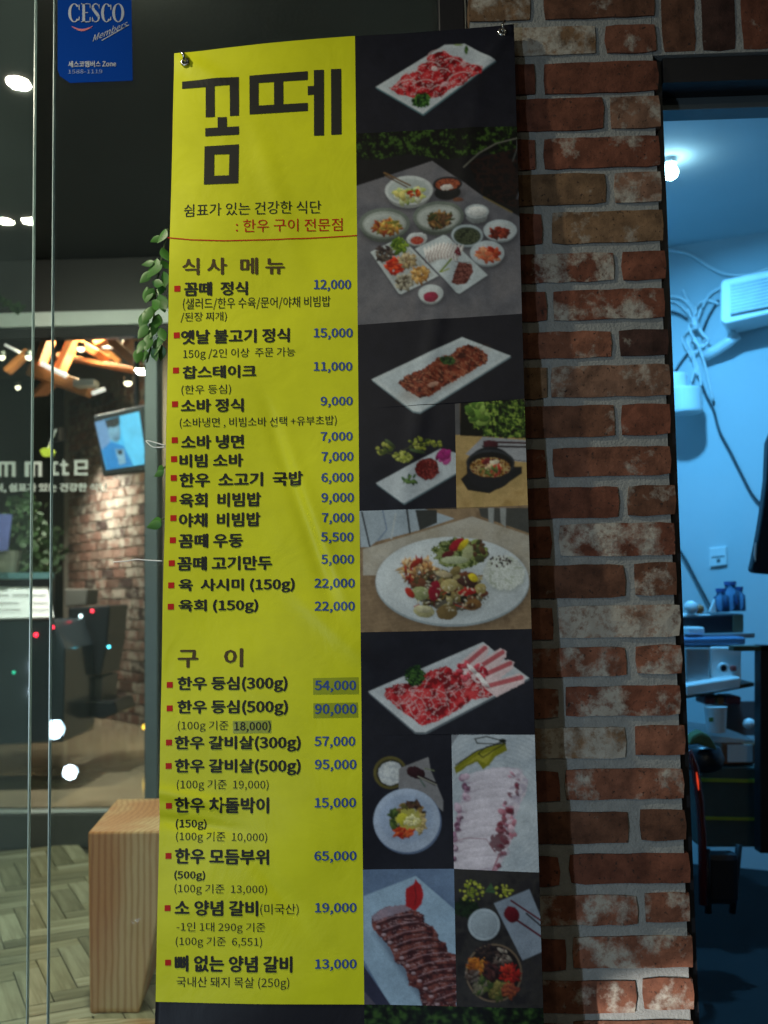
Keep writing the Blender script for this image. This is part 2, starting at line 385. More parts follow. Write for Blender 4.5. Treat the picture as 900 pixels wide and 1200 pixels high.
while zz < 2.95:
    xs = [PX0, PX0+(.11 if i % 2 else .205), PX1]
    for q in range(2):
        rough_brick('brick', xs[q]+(.012 if q else 0), xs[q+1], zz, zz+.053, WALLY, .088, M_brick, bw, jit(PAL[rg.choice('RrBOP')], rg), rg.uniform(-.2, .1), 300+k); k += 1
    zz += .0665; i += 1
# soldier course over the doorway
HEADZ = float(atY(830, 58, WALLY)[2])
x = PX1+.012; kk = 0
while x < 1.55:
    rough_brick('brick', x, x+.057, HEADZ, HEADZ+.19, WALLY+.003, .088, M_brick, bw, jit(PAL['BDRDBrD'[kk % 7]], rg), rg.uniform(-.2, .02), 600+kk)
    x += .069; kk += 1
for row in range(5):
    x = PX1+.012+(0 if row % 2 else -.0)
    zz = HEADZ+.202+row*.0665
    first = True
    while x < 1.5:
        ln = .095 if (first and row % 2) else .19
        rough_brick('brick', x, x+ln, zz, zz+.053, WALLY, .088, M_brick, bw, jit(PAL[rg.choice('RrBOP')], rg), rg.uniform(-.2, .1), 700+kk); kk += 1
        x += ln+.012; first = False
MB().span(PX0+.002, PX1-.006, WALLY+.0055, WALLY+.26, 0, 2.98).build('mortar', M_mortar, bw)
MB().span(PX1-.005, 1.60, WALLY+.0060, WALLY+.26, HEADZ-.004, 2.98).build('mortar', M_mortar, bw)
# door frame of the doorway (black steel)
FZ = float(atY(830, 101, WALLY+.03)[2])
df = empty('door_frame', (PX1+.02, WALLY+.05, 0), 'black steel frame of the open doorway, between the brick pier and the blue room', 'door frame')
MB().span(PX1-.0005, PX1+.012, WALLY+.022, WALLY+.24, 0, HEADZ-.006).build('jamb', M_black, df)
MB().span(PX1+.0125, 1.5, WALLY+.012, WALLY+.07, FZ, HEADZ-.007).build('lintel', M_black, df)
MB().span(PX1+.0125, 1.5, WALLY+.075, WALLY+.12, FZ-.020, HEADZ-.007).build('head_rail', M_frame, df)

# dark steel post left of the pier, and the fascia
st = MB().span(PX0-.052, PX0-.004, WALLY+.05, WALLY+.10, 0, 2.98).build('steel_post', M_black, None, .003)
tag(st, 'black steel post against the left side of the brick pier above the banner', 'post')

# ------------------------------------------------------------------ terrace behind the outer glass
FY = 4.70                       # inner shop front
def tz(py, Y, px=120): return float(atY(px, py, Y)[2])
def tx(px, Y, py=700): return float(atY(px, py, Y)[0])
ZT0, ZT1 = tz(384, FY), tz(367, FY)
struct('terrace_base', MB().span(-3.6, PX0, 1.86, FY-.02, 0.004, DZ-.03), mat('terrace_concrete', (.12, .13, .10), .9))
M_deckbed = mat('deck_bed', (.06, .06, .045), .9)
deck = struct('deck_floor', MB().span(-3.6, PX0, 1.861, FY-.021, DZ-.0295, DZ-.012), M_deckbed)
PW, PL = .074, .296
pmb = MB().box((0, 0, 0), (PL-.004, PW-.004, .016)); pm = pmb.build('plank', M_plank); pm.modifiers.new('b', 'BEVEL').width = .0015
proto_plank = pm.data; bpy.data.objects.remove(pm)
rg = random.Random(11)
DCOL = [(.42, .41, .30), (.36, .35, .25), (.47, .46, .35), (.39, .37, .26), (.31, .30, .21), (.54, .53, .42)]
def herring(xa, xb, ya, yb, ang, ox, oy):
    c, s_ = math.cos(ang), math.sin(ang); out = []
    for i in range(-45, 45):
        for j in range(-12, 12):
            for orient in (0, 1):
                # classic herringbone cell
                bx = i*PW+j*PL*1.0; by = i*PW-j*PL*1.0
                if orient == 0: cx, cy, a = bx+PL/2, by+PW/2, 0
                else: cx, cy, a = bx+PW/2, by+PW+PL/2, math.pi/2
                X = ox+c*cx-s_*cy; Y = oy+s_*cx+c*cy
                if xa < X < xb and ya < Y < yb: out.append((X, Y, a+ang))
    return out
cnt = 0
for X, Y, a in herring(-2.15, -.45, 2.45, FY-.13, R_(28), -1.3, 3.4):
    o = bpy.data.objects.new('plank', proto_plank); COL.objects.link(o); o.parent = deck
    o.location = (X, Y, DZ-.004+rg.uniform(-.0012, .0012)); o.rotation_euler = (0, 0, a); o.color = (*jit(rg.choice(DCOL), rg), 1); cnt += 1
print('planks', cnt)

# inner shop front: frame, panes, dark panel above
XL, XR = -4.2, PX0
MX0, MX1 = tx(172.5, FY), tx(188, FY)
sf = empty('shop_front', (MX0, FY, DZ), 'glazed inner shop front with grey aluminium frame behind the terrace', 'shop front')
MB().span(XL, XR, FY-.05, FY+.05, ZT0, ZT1).build('transom', M_transom, sf, .004)
MB().span(XL, XR, FY-.03, FY+.06, ZT1+.002, 4.3).build('fascia_panel', M_fascia, sf)
MB().span(XL, XR, FY-.035, FY+.03, ZT0-.05, ZT0-.002).build('head_rail', M_black, sf)
zs0, zs1 = tz(976, FY), tz(951, FY)
MB().span(XL, XR, FY-.06, FY+.04, DZ-.01, zs1).build('sill', mat('dark_sill', (.05, .055, .05), .5), sf, .004)
MB().span(MX0, MX1, FY-.052, FY+.052, zs1+.001, ZT0-.001).build('mullion', M_frame, sf, .004)
GI = glassmat('inner_glass', (.93, .97, .96), .012)
MB().span(XL, MX0-.001, FY-.006, FY+.006, zs1+.002, ZT0-.052).build('pane', GI, sf)
MB().span(MX1+.001, XR, FY-.006, FY+.006, zs1+.002, ZT0-.052).build('pane', GI, sf)
MB().span(XL, MX0-.001, FY-.012, FY+.012, zs1-.001, zs1+.012).build('glazing_bead', M_transom, sf)

# interior: floor, ceiling, walls
M_tile = mat('polished_tile', (.30, .25, .17), .12, var=.35, scale=4, bump=.04, spec=.5)
struct('inner_floor', MB().span(-6.5, .6, FY+.0505, 11.5, .02, IZ), M_tile)
M_dark = mat('dark_interior', (.030, .026, .022), .7, var=.3, scale=2)
struct('inner_wall', MB().span(-6.5, .6, 10.6, 10.7, IZ, 4.4), M_dark)
struct('inner_side_wall', MB().span(.45, .55, FY+.07, 10.6, IZ, 4.4), M_dark)
struct('inner_ceiling', MB().span(-6.5, .6, FY+.07, 11.5, 3.75, 3.85), mat('inner_ceiling_paint', (.06, .035, .022), .8, var=.4, scale=3))

# interior brick wall receding to the left: its own row of bricks
A = atZ(176, 853, IZ); B_ = atZ(78, 832, IZ)
wd = (B_-A)/np.linalg.norm(B_-A); wn_ = np.array([wd[1], -wd[0], 0.0])
if wn_ @ (CAM-A) < 0: wn_ = -wn_
L2 = float(np.linalg.norm(B_-A))
AX = np.array([wd, wn_, [0, 0, 1.0]])
ibw = empty('inner_brick_wall', A, 'lamp-lit reddish brick wall inside the restaurant under the television', 'brick wall')
def wbox(mb, s0, s1, d0, d1, z0, z1):
    c = A+wd*(s0+s1)/2+wn_*(d0+d1)/2; c = np.array([c[0], c[1], (z0+z1)/2])
    return mb.box(c, (abs(s1-s0), abs(d1-d0), abs(z1-z0)), AX)
wbox(MB(), -1.6, L2+.1, -.22, -.006, IZ, 3.75).build('mortar', M_mortar2, ibw)
bmesh_cache = {}
ang_w = math.atan2(wd[1], wd[0])
def wbrick(s0, z0, ln, hh):
    key = (round(ln, 3))
    if key not in bmesh_cache:
        b = MB().box((0, 0, 0), (ln, .05, hh)).build('brick', M_brick2); b_me = b.data; bpy.data.objects.remove(b)
        bm = bmesh.new(); bm.from_mesh(b_me); bmesh.ops.subdivide_edges(bm, edges=bm.edges, cuts=1)
        rr = random.Random(int(ln*1000))
        for v in bm.verts: v.co += Vector((rr.uniform(-.004, .004), rr.uniform(-.003, .003), rr.uniform(-.003, .003)))
        bm.to_mesh(b_me); bm.free(); bmesh_cache[key] = b_me
    o = bpy.data.objects.new('brick', bmesh_cache[key]); COL.objects.link(o); o.parent = ibw
    c = A+wd*(s0+ln/2)-wn_*.022; o.location = Vector((c[0], c[1], z0+hh/2))-Vector(ibw.location); o.rotation_euler = (0, 0, ang_w)
    t = rg.choice(['P', 'P', 'r', 'r', 'B', 'B', 'D']); cc = jit(PAL[t], rg); gq = sum(cc)/3; o.color = (*[min(1, (v*.6+gq*.4)*1.35) for v in cc], rg.uniform(.44, .62))
z = IZ+.004; i = 0
while z < 3.1:
    s0 = -.16 if i % 2 else -.04
    while s0 < L2:
        ln = .225
        if s0+ln > L2: ln = .11 if L2-s0 > .1 else 0
        if ln: wbrick(s0, z, ln, .066)
        s0 += .237
    z += .078; i += 1

# wooden frames of the interior (orange timber beams)
def beam(px0, py0, px1, py1, wpx, Y0, Y1, label, dep=.10):
    p0, p1 = atY(px0, py0, Y0), atY(px1, py1, Y1); t = (p1-p0)/np.linalg.norm(p1-p0)
    a = np.cross(t, [0, 1.0, 0]); a /= np.linalg.norm(a); b = np.cross(t, a)
    hh = wpx/F*(Y0+Y1)/2; L = np.linalg.norm(p1-p0)
    o = MB().box((p0+p1)/2, (L, hh, dep), [t, a, b]).build('timber_beam', M_beam, None, .006)
    tag(o, label, 'beam', 'orange timber beams under the restaurant ceiling')
BM = [(36, 433, 106, 458, 16, 6.0, 6.0, 'thick orange beam running left of the hanging television'),
      (60, 392, 45, 432, 8, 6.2, 6.0, 'short upright orange beam behind the left glass edge'),
      (88, 396, 64, 446, 9, 6.3, 6.1, 'slanting orange beam crossing above the long beam'),
      (66, 388, 120, 418, 9, 6.8, 6.3, 'orange beam sloping down from the transom left of centre'),
      (72, 418, 166, 436, 5, 6.5, 6.2, 'thin long orange rail above the television'),
      (134, 402, 170, 436, 11, 6.0, 5.7, 'orange beam slanting down to the mullion'),
      (112, 404, 150, 384, 8, 6.5, 6.5, 'orange beam rising right below the transom'),
      (158, 386, 148, 412, 8, 6.2, 6.0, 'short orange strut next to the vine leaves'),
      (46, 462, 62, 446, 6, 6.2, 6.0, 'small orange brace at the foot of the long beam'),
      (100, 388, 134, 420, 7, 7.4, 7.0, 'dim orange beam far back under the ceiling'),
      (8, 436, 34, 412, 6, 6.8, 6.8, 'faint beam seen through the left glass panel')]
for b in BM: beam(*b)
pb = MB().box(atY(101, 450, 5.9), (.12, .1, .035)).build('ceiling_box', M_transom); tag(pb, 'small pale box fixed at the end of the long orange beam', 'box')

# interior downlights: each with ring, lens and its lamp
def downlight(px, py, Y, r, watts, label, col=WARM, tilt=0, es=14, shape='round', group='small ceiling lamps inside the restaurant'):
    p = atY(px, py, Y)
    e = empty('ceiling_lamp', p, label, 'lamp', group)
    n = 20
    MB().lathe(p+[0, 0, .004], [(r*1.25, .03), (r*1.25, 0), (r*1.02, -.004), (r*1.02, .02)], n).build('ring', M_frame, e)
    m = bpy.data.materials.get('lamp_lens_%s' % str(col)) or mat('lamp_lens_%s' % str(col), (.8, .8, .8), .4, bump=0, emit=col, es=es*.45)
    MB().lathe(p, [(r, .002), (r*.95, -.012), (r*.5, -.02)], n).build('lens', m, e, smooth=True)
    if watts:
        l = disc_light(p+[0, 0, -.03], r*.9, watts, col, p+[0, 0, -3]); l.parent = e; l.location = (0, 0, -.03)
    return e
downlight(42, 394, 6.4, .024, 3.2, 'bright round lamp below the transom at the left glass edge')
downlight(95, 408, 6.2, .022, 2.4, 'small oval lamp among the orange beams left of the vine')
downlight(150, 448, 5.9, .022, 0, 'small lamp just above the hanging television')
downlight(34, 418, 6.6, .022, 0, 'small lamp beside the left end of the long orange beam')
downlight(21, 453, 7.0, .016, 0, 'tiny faint lamp at the far left under the ceiling')
downlight(2, 418, 6.6, .020, 0, 'tiny warm lamp cut by the left picture edge')
downlight(108, 386, 6.6, .018, 0, 'tiny warm lamp tucked under the transom')
# spot washing the brick wall
c = A+wd*(L2*.42)+wn_*.42
wash = empty('ceiling_lamp', (c[0], c[1], 2.62), 'wall-washing spotlight above the brick wall behind the television', 'lamp')
MB().lathe((c[0], c[1], 2.64), [(.05, .10), (.05, 0), (.042, 0), (.042, .04)], 18).build('ring', M_black, wash)
l = disc_light((c[0], c[1], 2.63), .035, 22, (1, .86, .74), (c[0]-wn_[0]*.55, c[1]-wn_[1]*.55, 1.3), 110); l.parent = wash; l.location = (0, 0, .01)
pz = np.array([tx(120, 6.4), 6.4, 3.3]); e_ = empty('ceiling_lamp', pz, 'unseen fill lamp added above the middle of the restaurant floor', 'lamp')  # extra lamp added to brighten the restaurant floor
MB().lathe(pz, [(.07, .05), (.07, 0), (.055, 0), (.055, .03)], 18).build('ring', M_black, e_)
l = disc_light(pz+[0, 0, -.002], .05, 70, (1, .80, .52), pz+[0, .1, -3], 165); l.parent = e_; l.location = (0, 0, -.002)
pz = np.array([tx(20, 5.0), 5.0, 3.2]); e_ = empty('ceiling_lamp', pz, 'hidden fill lamp added above the reception counter, over the slanted white sheet', 'lamp')  # hidden lamp added to brighten the white sheet on the counter
MB().lathe(pz, [(.07, .05), (.07, 0), (.055, 0), (.055, .03)], 18).build('ring', M_black, e_)
l = disc_light(pz+[0, 0, -.002], .05, 22, (1, .93, .82), pz+[0, .1, -3], 100); l.parent = e_; l.location = (0, 0, -.002)
# fluorescent strips
def strip(p0, p1, Y, label, r=.012):
    a, b = atY(*p0, Y), atY(*p1, Y)
    o = MB().tube([a, b], r, 8).build('strip_lamp', mat('strip_lens', (.8, .8, .8), .4, bump=0, emit=(1, .9, .8), es=1.2)); tag(o, label, 'lamp', 'slim strip lamps inside the restaurant')
strip((48, 426), (78, 441), 5.9, 'slim white strip lamp crossing the left glass edge')
strip((108, 461), (123, 456), 5.8, 'short slim strip lamp left of the television')
strip((120, 407.5), (151, 407), 6.1, 'dim slim strip lamp high above the television', .007)
strip((6, 404), (23, 413), 6.4, 'thin strip lamp at the far left through the glass panel', .007)

# ---- outer frameless glass
GY_A, GY_B = 2.02, 1.93
GA = glassmat('outer_glass', (.88, .94, .93), .040, (.42, .56, .55), .015); GB = glassmat('outer_glass_clear', (.95, .98, .975), .010, (.4, .5, .5))  # left pane's teal diffuse share is a painted veil of reflected light
def glass_panel(x0, x1, Y, gm, ledge, redge, label):
    e = empty('glass_panel', ((x0+x1)/2, Y, DZ), label, 'glass panel')
    MB().span(x0+.0012, x1-.0012, Y-.006, Y+.006, DZ-.0, 3.0).build('pane', gm, e)
    if ledge: MB().span(x0, x0+.0012, Y-.006, Y+.006, DZ, 3.0).build('polished_edge', M_edge, e)
    if redge: MB().span(x1-.0012, x1, Y-.006, Y+.006, DZ, 3.0).build('polished_edge', M_edge, e)
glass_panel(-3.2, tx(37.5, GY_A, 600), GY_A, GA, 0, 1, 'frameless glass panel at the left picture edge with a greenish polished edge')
glass_panel(tx(60, GY_B, 600), PX0-.06, GY_B, GB, 1, 0, 'frameless clear glass panel between the gap and the menu banner')

# ------------------------------------------------------------------ the menu banner
def Lx(y): return 416+(y-42)*.0095
def Rx(y): return 602+(y-30)*.030
def BLx(y): return 203.5-(y-62)*.0198
ban = empty('menu_banner', bsurf(420, 1290)+np.array([0, 0.0, 0]), 'tall yellow and dark vinyl menu banner with food photos, hung beside the brick pier', 'banner')
def quadgrid(q, nx, ny):
    (a, b, c, d) = [np.array(p, float) for p in q]
    u = np.linspace(0, 1, nx+1)[None, :, None]; v = np.linspace(0, 1, ny+1)[:, None, None]
    return (a*(1-u)+b*u)*(1-v)+(d*(1-u)+c*u)*v
def gridmesh(name, P3, m, parent, cols=None, thick=None):
    ny, nx = P3.shape[0], P3.shape[1]
    o = origin(parent); v = P3.reshape(-1, 3)-np.array(o)
    idx = np.arange(ny*nx).reshape(ny, nx)
    f = np.stack([idx[:-1, :-1], idx[1:, :-1], idx[1:, 1:], idx[:-1, 1:]], -1).reshape(-1, 4)
    me = bpy.data.meshes.new(name); me.vertices.add(len(v)); me.vertices.foreach_set('co', v.astype(np.float32).ravel())
    me.loops.add(f.size); me.loops.foreach_set('vertex_index', f.ravel().astype(np.int32))
    me.polygons.add(len(f)); me.polygons.foreach_set('loop_start', np.arange(0, f.size, 4, dtype=np.int32))
    me.polygons.foreach_set('use_smooth', [True]*len(f)); me.update(calc_edges=True); me.validate()
    me.materials.append(m)
    if cols is not None:
        ca = me.color_attributes.new('print', 'FLOAT_COLOR', 'POINT')
        c4 = np.concatenate([cols.reshape(-1, 3), np.ones((len(v), 1))], 1)
        ca.data.foreach_set('color', c4.astype(np.float32).ravel())
    ob = link(name, me, parent)
    if thick:
        sol = ob.modifiers.new('thickness', 'SOLIDIFY'); sol.thickness = thick; sol.offset = -1
    return ob
# sheet: dark vinyl all over, the yellow field lies 0.3 mm proud of it
Q = quadgrid([(203.5, 62), (Rx(30), 30), (Rx(1290), 1290), (BLx(1290), 1290)], 70, 200)
tt = np.linspace(0, 1, 71)[None, :]; Q[..., 1] += (np.exp(-np.linspace(0, 1, 201)*9)[:, None])*(-6.0*np.sin(tt*np.pi))*0+0
gridmesh('vinyl_sheet', bsurf(Q[..., 0], Q[..., 1], -.0012), M_navy, ban, thick=.0008)
Y0 = [(204, 62.2), (416, 42.2), (Lx(1178), 1178), (BLx(1174.5)+.3, 1174.5)]
Q = quadgrid(Y0, 60, 230); gridmesh('yellow_field', bsurf(Q[..., 0], Q[..., 1], .0004), M_yellow, ban)

# ---- lettering
TXT = []
def T(name, s, x0, y0, x1, y1, m, bold=0.0, slope=None, surf=None, parent=None, shear=0.0, rot=None):
    TXT.append(dict(name=name, s=s, b=(x0, y0, x1, y1), m=m, bold=bold, slope=slope, surf=surf or (lambda a, b: bsurf(a, b, .00115)), parent=parent or ban, shear=shear))
def sl(y): return -.030+.034*min(1, max(0, (y-240)/800))
T('subtitle', '쉼표가 있는 건강한 식단', 216, 237.5, 376, 252.5, M_ink, .004, -.040)
T('subtitle', ': 한우 구이 전문점', 277, 256.5, 401, 271.5, M_red, .004, -.034)
T('heading', '식 사', 215, 304, 266, 323, M_inkb, .010)
T('heading', '메 뉴', 282.5, 302.5, 333, 321.5, M_inkb, .010)
T('heading', '구', 209, 762, 231.5, 782, M_inkb, .010)
T('heading', '이', 263, 760, 284, 781.5, M_inkb, .010)
BIG = [('꼼떼  정식', 217, 331.5, 290, 347), ('옛날 불고기 정식', 213, 386.5, 339, 402.5), ('찹스테이크', 215, 429, 300, 443.5), ('소바 정식', 213, 468, 285, 483),
 ('소바 냉면', 213, 510, 285, 525.5), ('비빔 소바', 211, 532, 284, 547), ('한우  소고기  국밥', 210.5, 553.5, 354.5, 569.5), ('육회  비빔밥', 210.5, 577.5, 305, 593.5),
 ('야채  비빔밥', 210, 601, 304.5, 617), ('꼼떼 우동', 210, 625.5, 284, 641.5), ('꼼떼 고기만두', 208.5, 652, 318, 668), ('육  사시미 (150g)', 210, 678, 344.5, 694.5),
 ('육회 (150g)', 210, 702.5, 301.5, 718.5), ('한우 등심(300g)', 208.5, 793, 336.5, 811), ('한우 등심(500g)', 208.5, 820.5, 337, 838.5), ('한우 갈비살(300g)', 205.5, 862.5, 352, 880.5),
 ('한우 갈비살(500g)', 205.5, 889.5, 352, 908), ('한우 차돌박이', 205, 934.5, 315, 952.5), ('한우 모듬부위', 205, 995, 315, 1012.5), ('소 양념 갈비', 205, 1055.5, 302, 1073),
 ('뼈 없는 양념 갈비', 205, 1120.5, 342, 1139)]
for t in BIG: T('menu_line', *t, M_ink, .014)
SMALL = [('(샐러드/한우 수육/문어/야채 비빔밥', 215, 348.5, 387, 363), ('/된장 찌개)', 212, 366.5, 266, 378.5), ('150g /2인 이상  주문 가능', 215, 408.5, 346, 421.5), ('(한우 등심)', 213, 451.5, 271, 463.5),
 ('(소바냉면 , 비빔소바 선택 +유부초밥)', 211, 488.5, 394.5, 501), ('(100g 기준', 208.5, 844.5, 268, 857.5), ('(100g 기준  19,000)', 207, 913.5, 315, 927), ('(100g 기준  10,000)', 205.5, 975, 313.5, 988),
 ('(100g 기준  13,000)', 204, 1036, 313, 1049), ('(미국산)', 305, 1059, 350, 1073), ('-1인 1대 290g 기준', 206.5, 1081, 311, 1094), ('(100g 기준  6,551)', 205.5, 1098, 307, 1111), ('국내산 돼지 목살 (250g)', 206.5, 1145, 339, 1159.5)]
for t in SMALL: T('menu_note', *t, M_ink, .004)
T('menu_note', '(150g)', 205, 960.5, 241, 973, M_ink, .009); T('menu_note', '(500g)', 204, 1020.5, 240, 1032.5, M_ink, .009)
T('menu_note', '18,000)', 275, 845, 317.5, 858, M_ink, .008)
PR = [('12,000', 368, 327.5, 411, 341), ('15,000', 368, 385, 413, 398), ('11,000', 368, 424.5, 412.5, 437), ('9,000', 376, 465, 413, 477.5), ('7,000', 376, 506.5, 413, 519), ('7,000', 377, 530, 414, 543),
 ('6,000', 377, 554.5, 414, 567.5), ('9,000', 377, 578, 414.5, 591), ('7,000', 377.5, 601.5, 414.5, 614.5), ('5,500', 376.5, 624, 414, 637), ('5,000', 376.5, 650, 414.5, 663), ('22,000', 368.5, 678, 415.5, 691),
 ('22,000', 369, 705, 415.5, 718), ('54,000', 369.5, 797.5, 417, 811), ('90,000', 369.5, 825, 417.5, 839), ('57,000', 369, 863, 416, 876.5), ('95,000', 369.5, 890, 417.5, 903.5), ('15,000', 369.5, 934.5, 417, 948),
 ('65,000', 369, 997, 417.5, 1010.5), ('19,000', 369.5, 1058, 417.5, 1071.5), ('13,000', 369.5, 1124, 417.5, 1137.5)]
for t in PR: T('price', *t, M_blue, .011, 0.0)
def bpoly(name, polys, m, off=.00105, sub=6):
    bm = bmesh.new(); og = origin(ban)
    for pl in polys:
        pl = [np.array(p, float) for p in pl]
        if len(pl) == 4:
            L = max(np.linalg.norm(pl[1]-pl[0]), np.linalg.norm(pl[3]-pl[0])); 
            nx = max(1, int(np.linalg.norm(pl[1]-pl[0])/sub)); ny = max(1, int(np.linalg.norm(pl[3]-pl[0])/sub))
            g = quadgrid(pl, nx, ny); P = bsurf(g[..., 0], g[..., 1], off)
            vs = [[bm.verts.new(Vector(P[j, i])-og) for i in range(nx+1)] for j in range(ny+1)]
            for j in range(ny):
                for i in range(nx): bm.faces.new((vs[j][i], vs[j+1][i], vs[j+1][i+1], vs[j][i+1]))
    me = bpy.data.meshes.new(name); bm.to_mesh(me); bm.free(); me.materials.append(m)
    return link(name, me, ban)
def c1(x, y): return (180+x/3.6, 40+y/3.6)
def cq(*p): return [c1(*q) for q in p]
bpoly('title_letter', [cq((120, 200), (360, 183), (360, 216), (120, 231)), cq((220, 224.5), (258, 222), (258, 350), (220, 352)), cq((322, 218.4), (360, 216), (360, 344), (322, 346)),
  cq((270, 351), (309, 350), (309, 391.5), (270, 394)), cq((218, 397.5), (360, 389), (360, 424), (218, 432)),
  cq((215, 474), (360, 465), (359.2, 506), (214.7, 510)), cq((214.7, 510), (256, 509), (256, 599), (213.5, 601)), cq((320, 507), (359.2, 506), (358.3, 596), (318, 597)), cq((213.5, 601), (358.3, 596), (358, 632), (213, 637))], M_ink)
bpoly('title_letter', [cq((405, 178), (650, 157), (650, 193), (405, 211)), cq((405, 211), (443, 208), (443, 302), (405, 304)), cq((508, 203.4), (547, 200.6), (547, 296), (508, 299)), cq((405, 304.5), (650, 288), (650, 322), (405, 340)),
  cq((650, 219), (676, 217), (676, 254), (650, 256)), cq((676, 152), (718, 150), (718, 426), (676, 427)), cq((748, 147), (791, 145), (792, 421), (749, 423))], M_ink)
BUL = [(208.5, 339.5), (207.5, 393.5), (206.5, 434.5), (205.5, 474), (205, 516), (204, 538), (203.5, 560), (203, 584.5), (203, 607), (202.5, 633), (201.5, 660), (201, 686), (200.5, 711), (199, 802.5), (199, 830), (198.2, 870), (197.7, 897.5), (197.5, 944.5), (196.7, 1003.5), (196, 1064.5), (196.5, 1128.5)]
for x, y in BUL: bpoly('bullet', [[(x-3.5, y-3.3), (x+3.5, y-3.5), (x+3.5, y+3.4), (x-3.5, y+3.6)]], M_red)
xs = np.linspace(197.2, 418.3, 41); ys = np.interp(xs, [197, 225, 263, 330, 418.5], [279.8, 282.6, 283.6, 280.6, 274.8])
bpoly('red_rule', [[(xs[i], ys[i]-.65), (xs[i+1], ys[i+1]-.65), (xs[i+1], ys[i+1]+.65), (xs[i], ys[i]+.65)] for i in range(40)], M_red)
# clear correction stickers over three prices, glossy olive film
M_film = mat('olive_film', (.27, .31, .010), .3, var=.12, scale=40, bump=.12, bscale=60, spec=.6)
for (a, b, c, d) in ((367, 794, 420, 813.5), (367.3, 823.5, 419.3, 841), (273, 844.3, 318, 859)):
    o = bpoly('price_sticker', [[(a, b+.6), (c, b-.4), (c+.3, d-.3), (a+.2, d+.3)]], M_film, .0008); o['label'] = 'darker glossy sticker patch under a corrected price'

# ---- painted food photographs (flat prints)
def vnoise(x, y, seed=0):
    xi = np.floor(x).astype(np.int64); yi = np.floor(y).astype(np.int64); xf = x-xi; yf = y-yi
    def h(a, b):
        n_ = (a*374761393+b*668265263+int(seed)*974711) & 0x7fffffff
        n_ = ((n_ ^ (n_ >> 13))*1274126177) & 0x7fffffff
        return ((n_ ^ (n_ >> 16)) & 0xffff)/65535.0
    u = xf*xf*(3-2*xf); v = yf*yf*(3-2*yf)
    return (h(xi, yi)*(1-u)+h(xi+1, yi)*u)*(1-v)+(h(xi, yi+1)*(1-u)+h(xi+1, yi+1)*u)*v
def fbm(x, y, seed=0, o=4):
    a = .5; r = 0; t = 0
    for k in range(o): r = r+a*vnoise(x*2**k, y*2**k, seed+k*17); t += a; a *= .55
    return r/t
def lin(c): c = np.array(c, float)/255; return np.where(c <= .04045, c/12.92, ((c+.055)/1.055)**2.4)
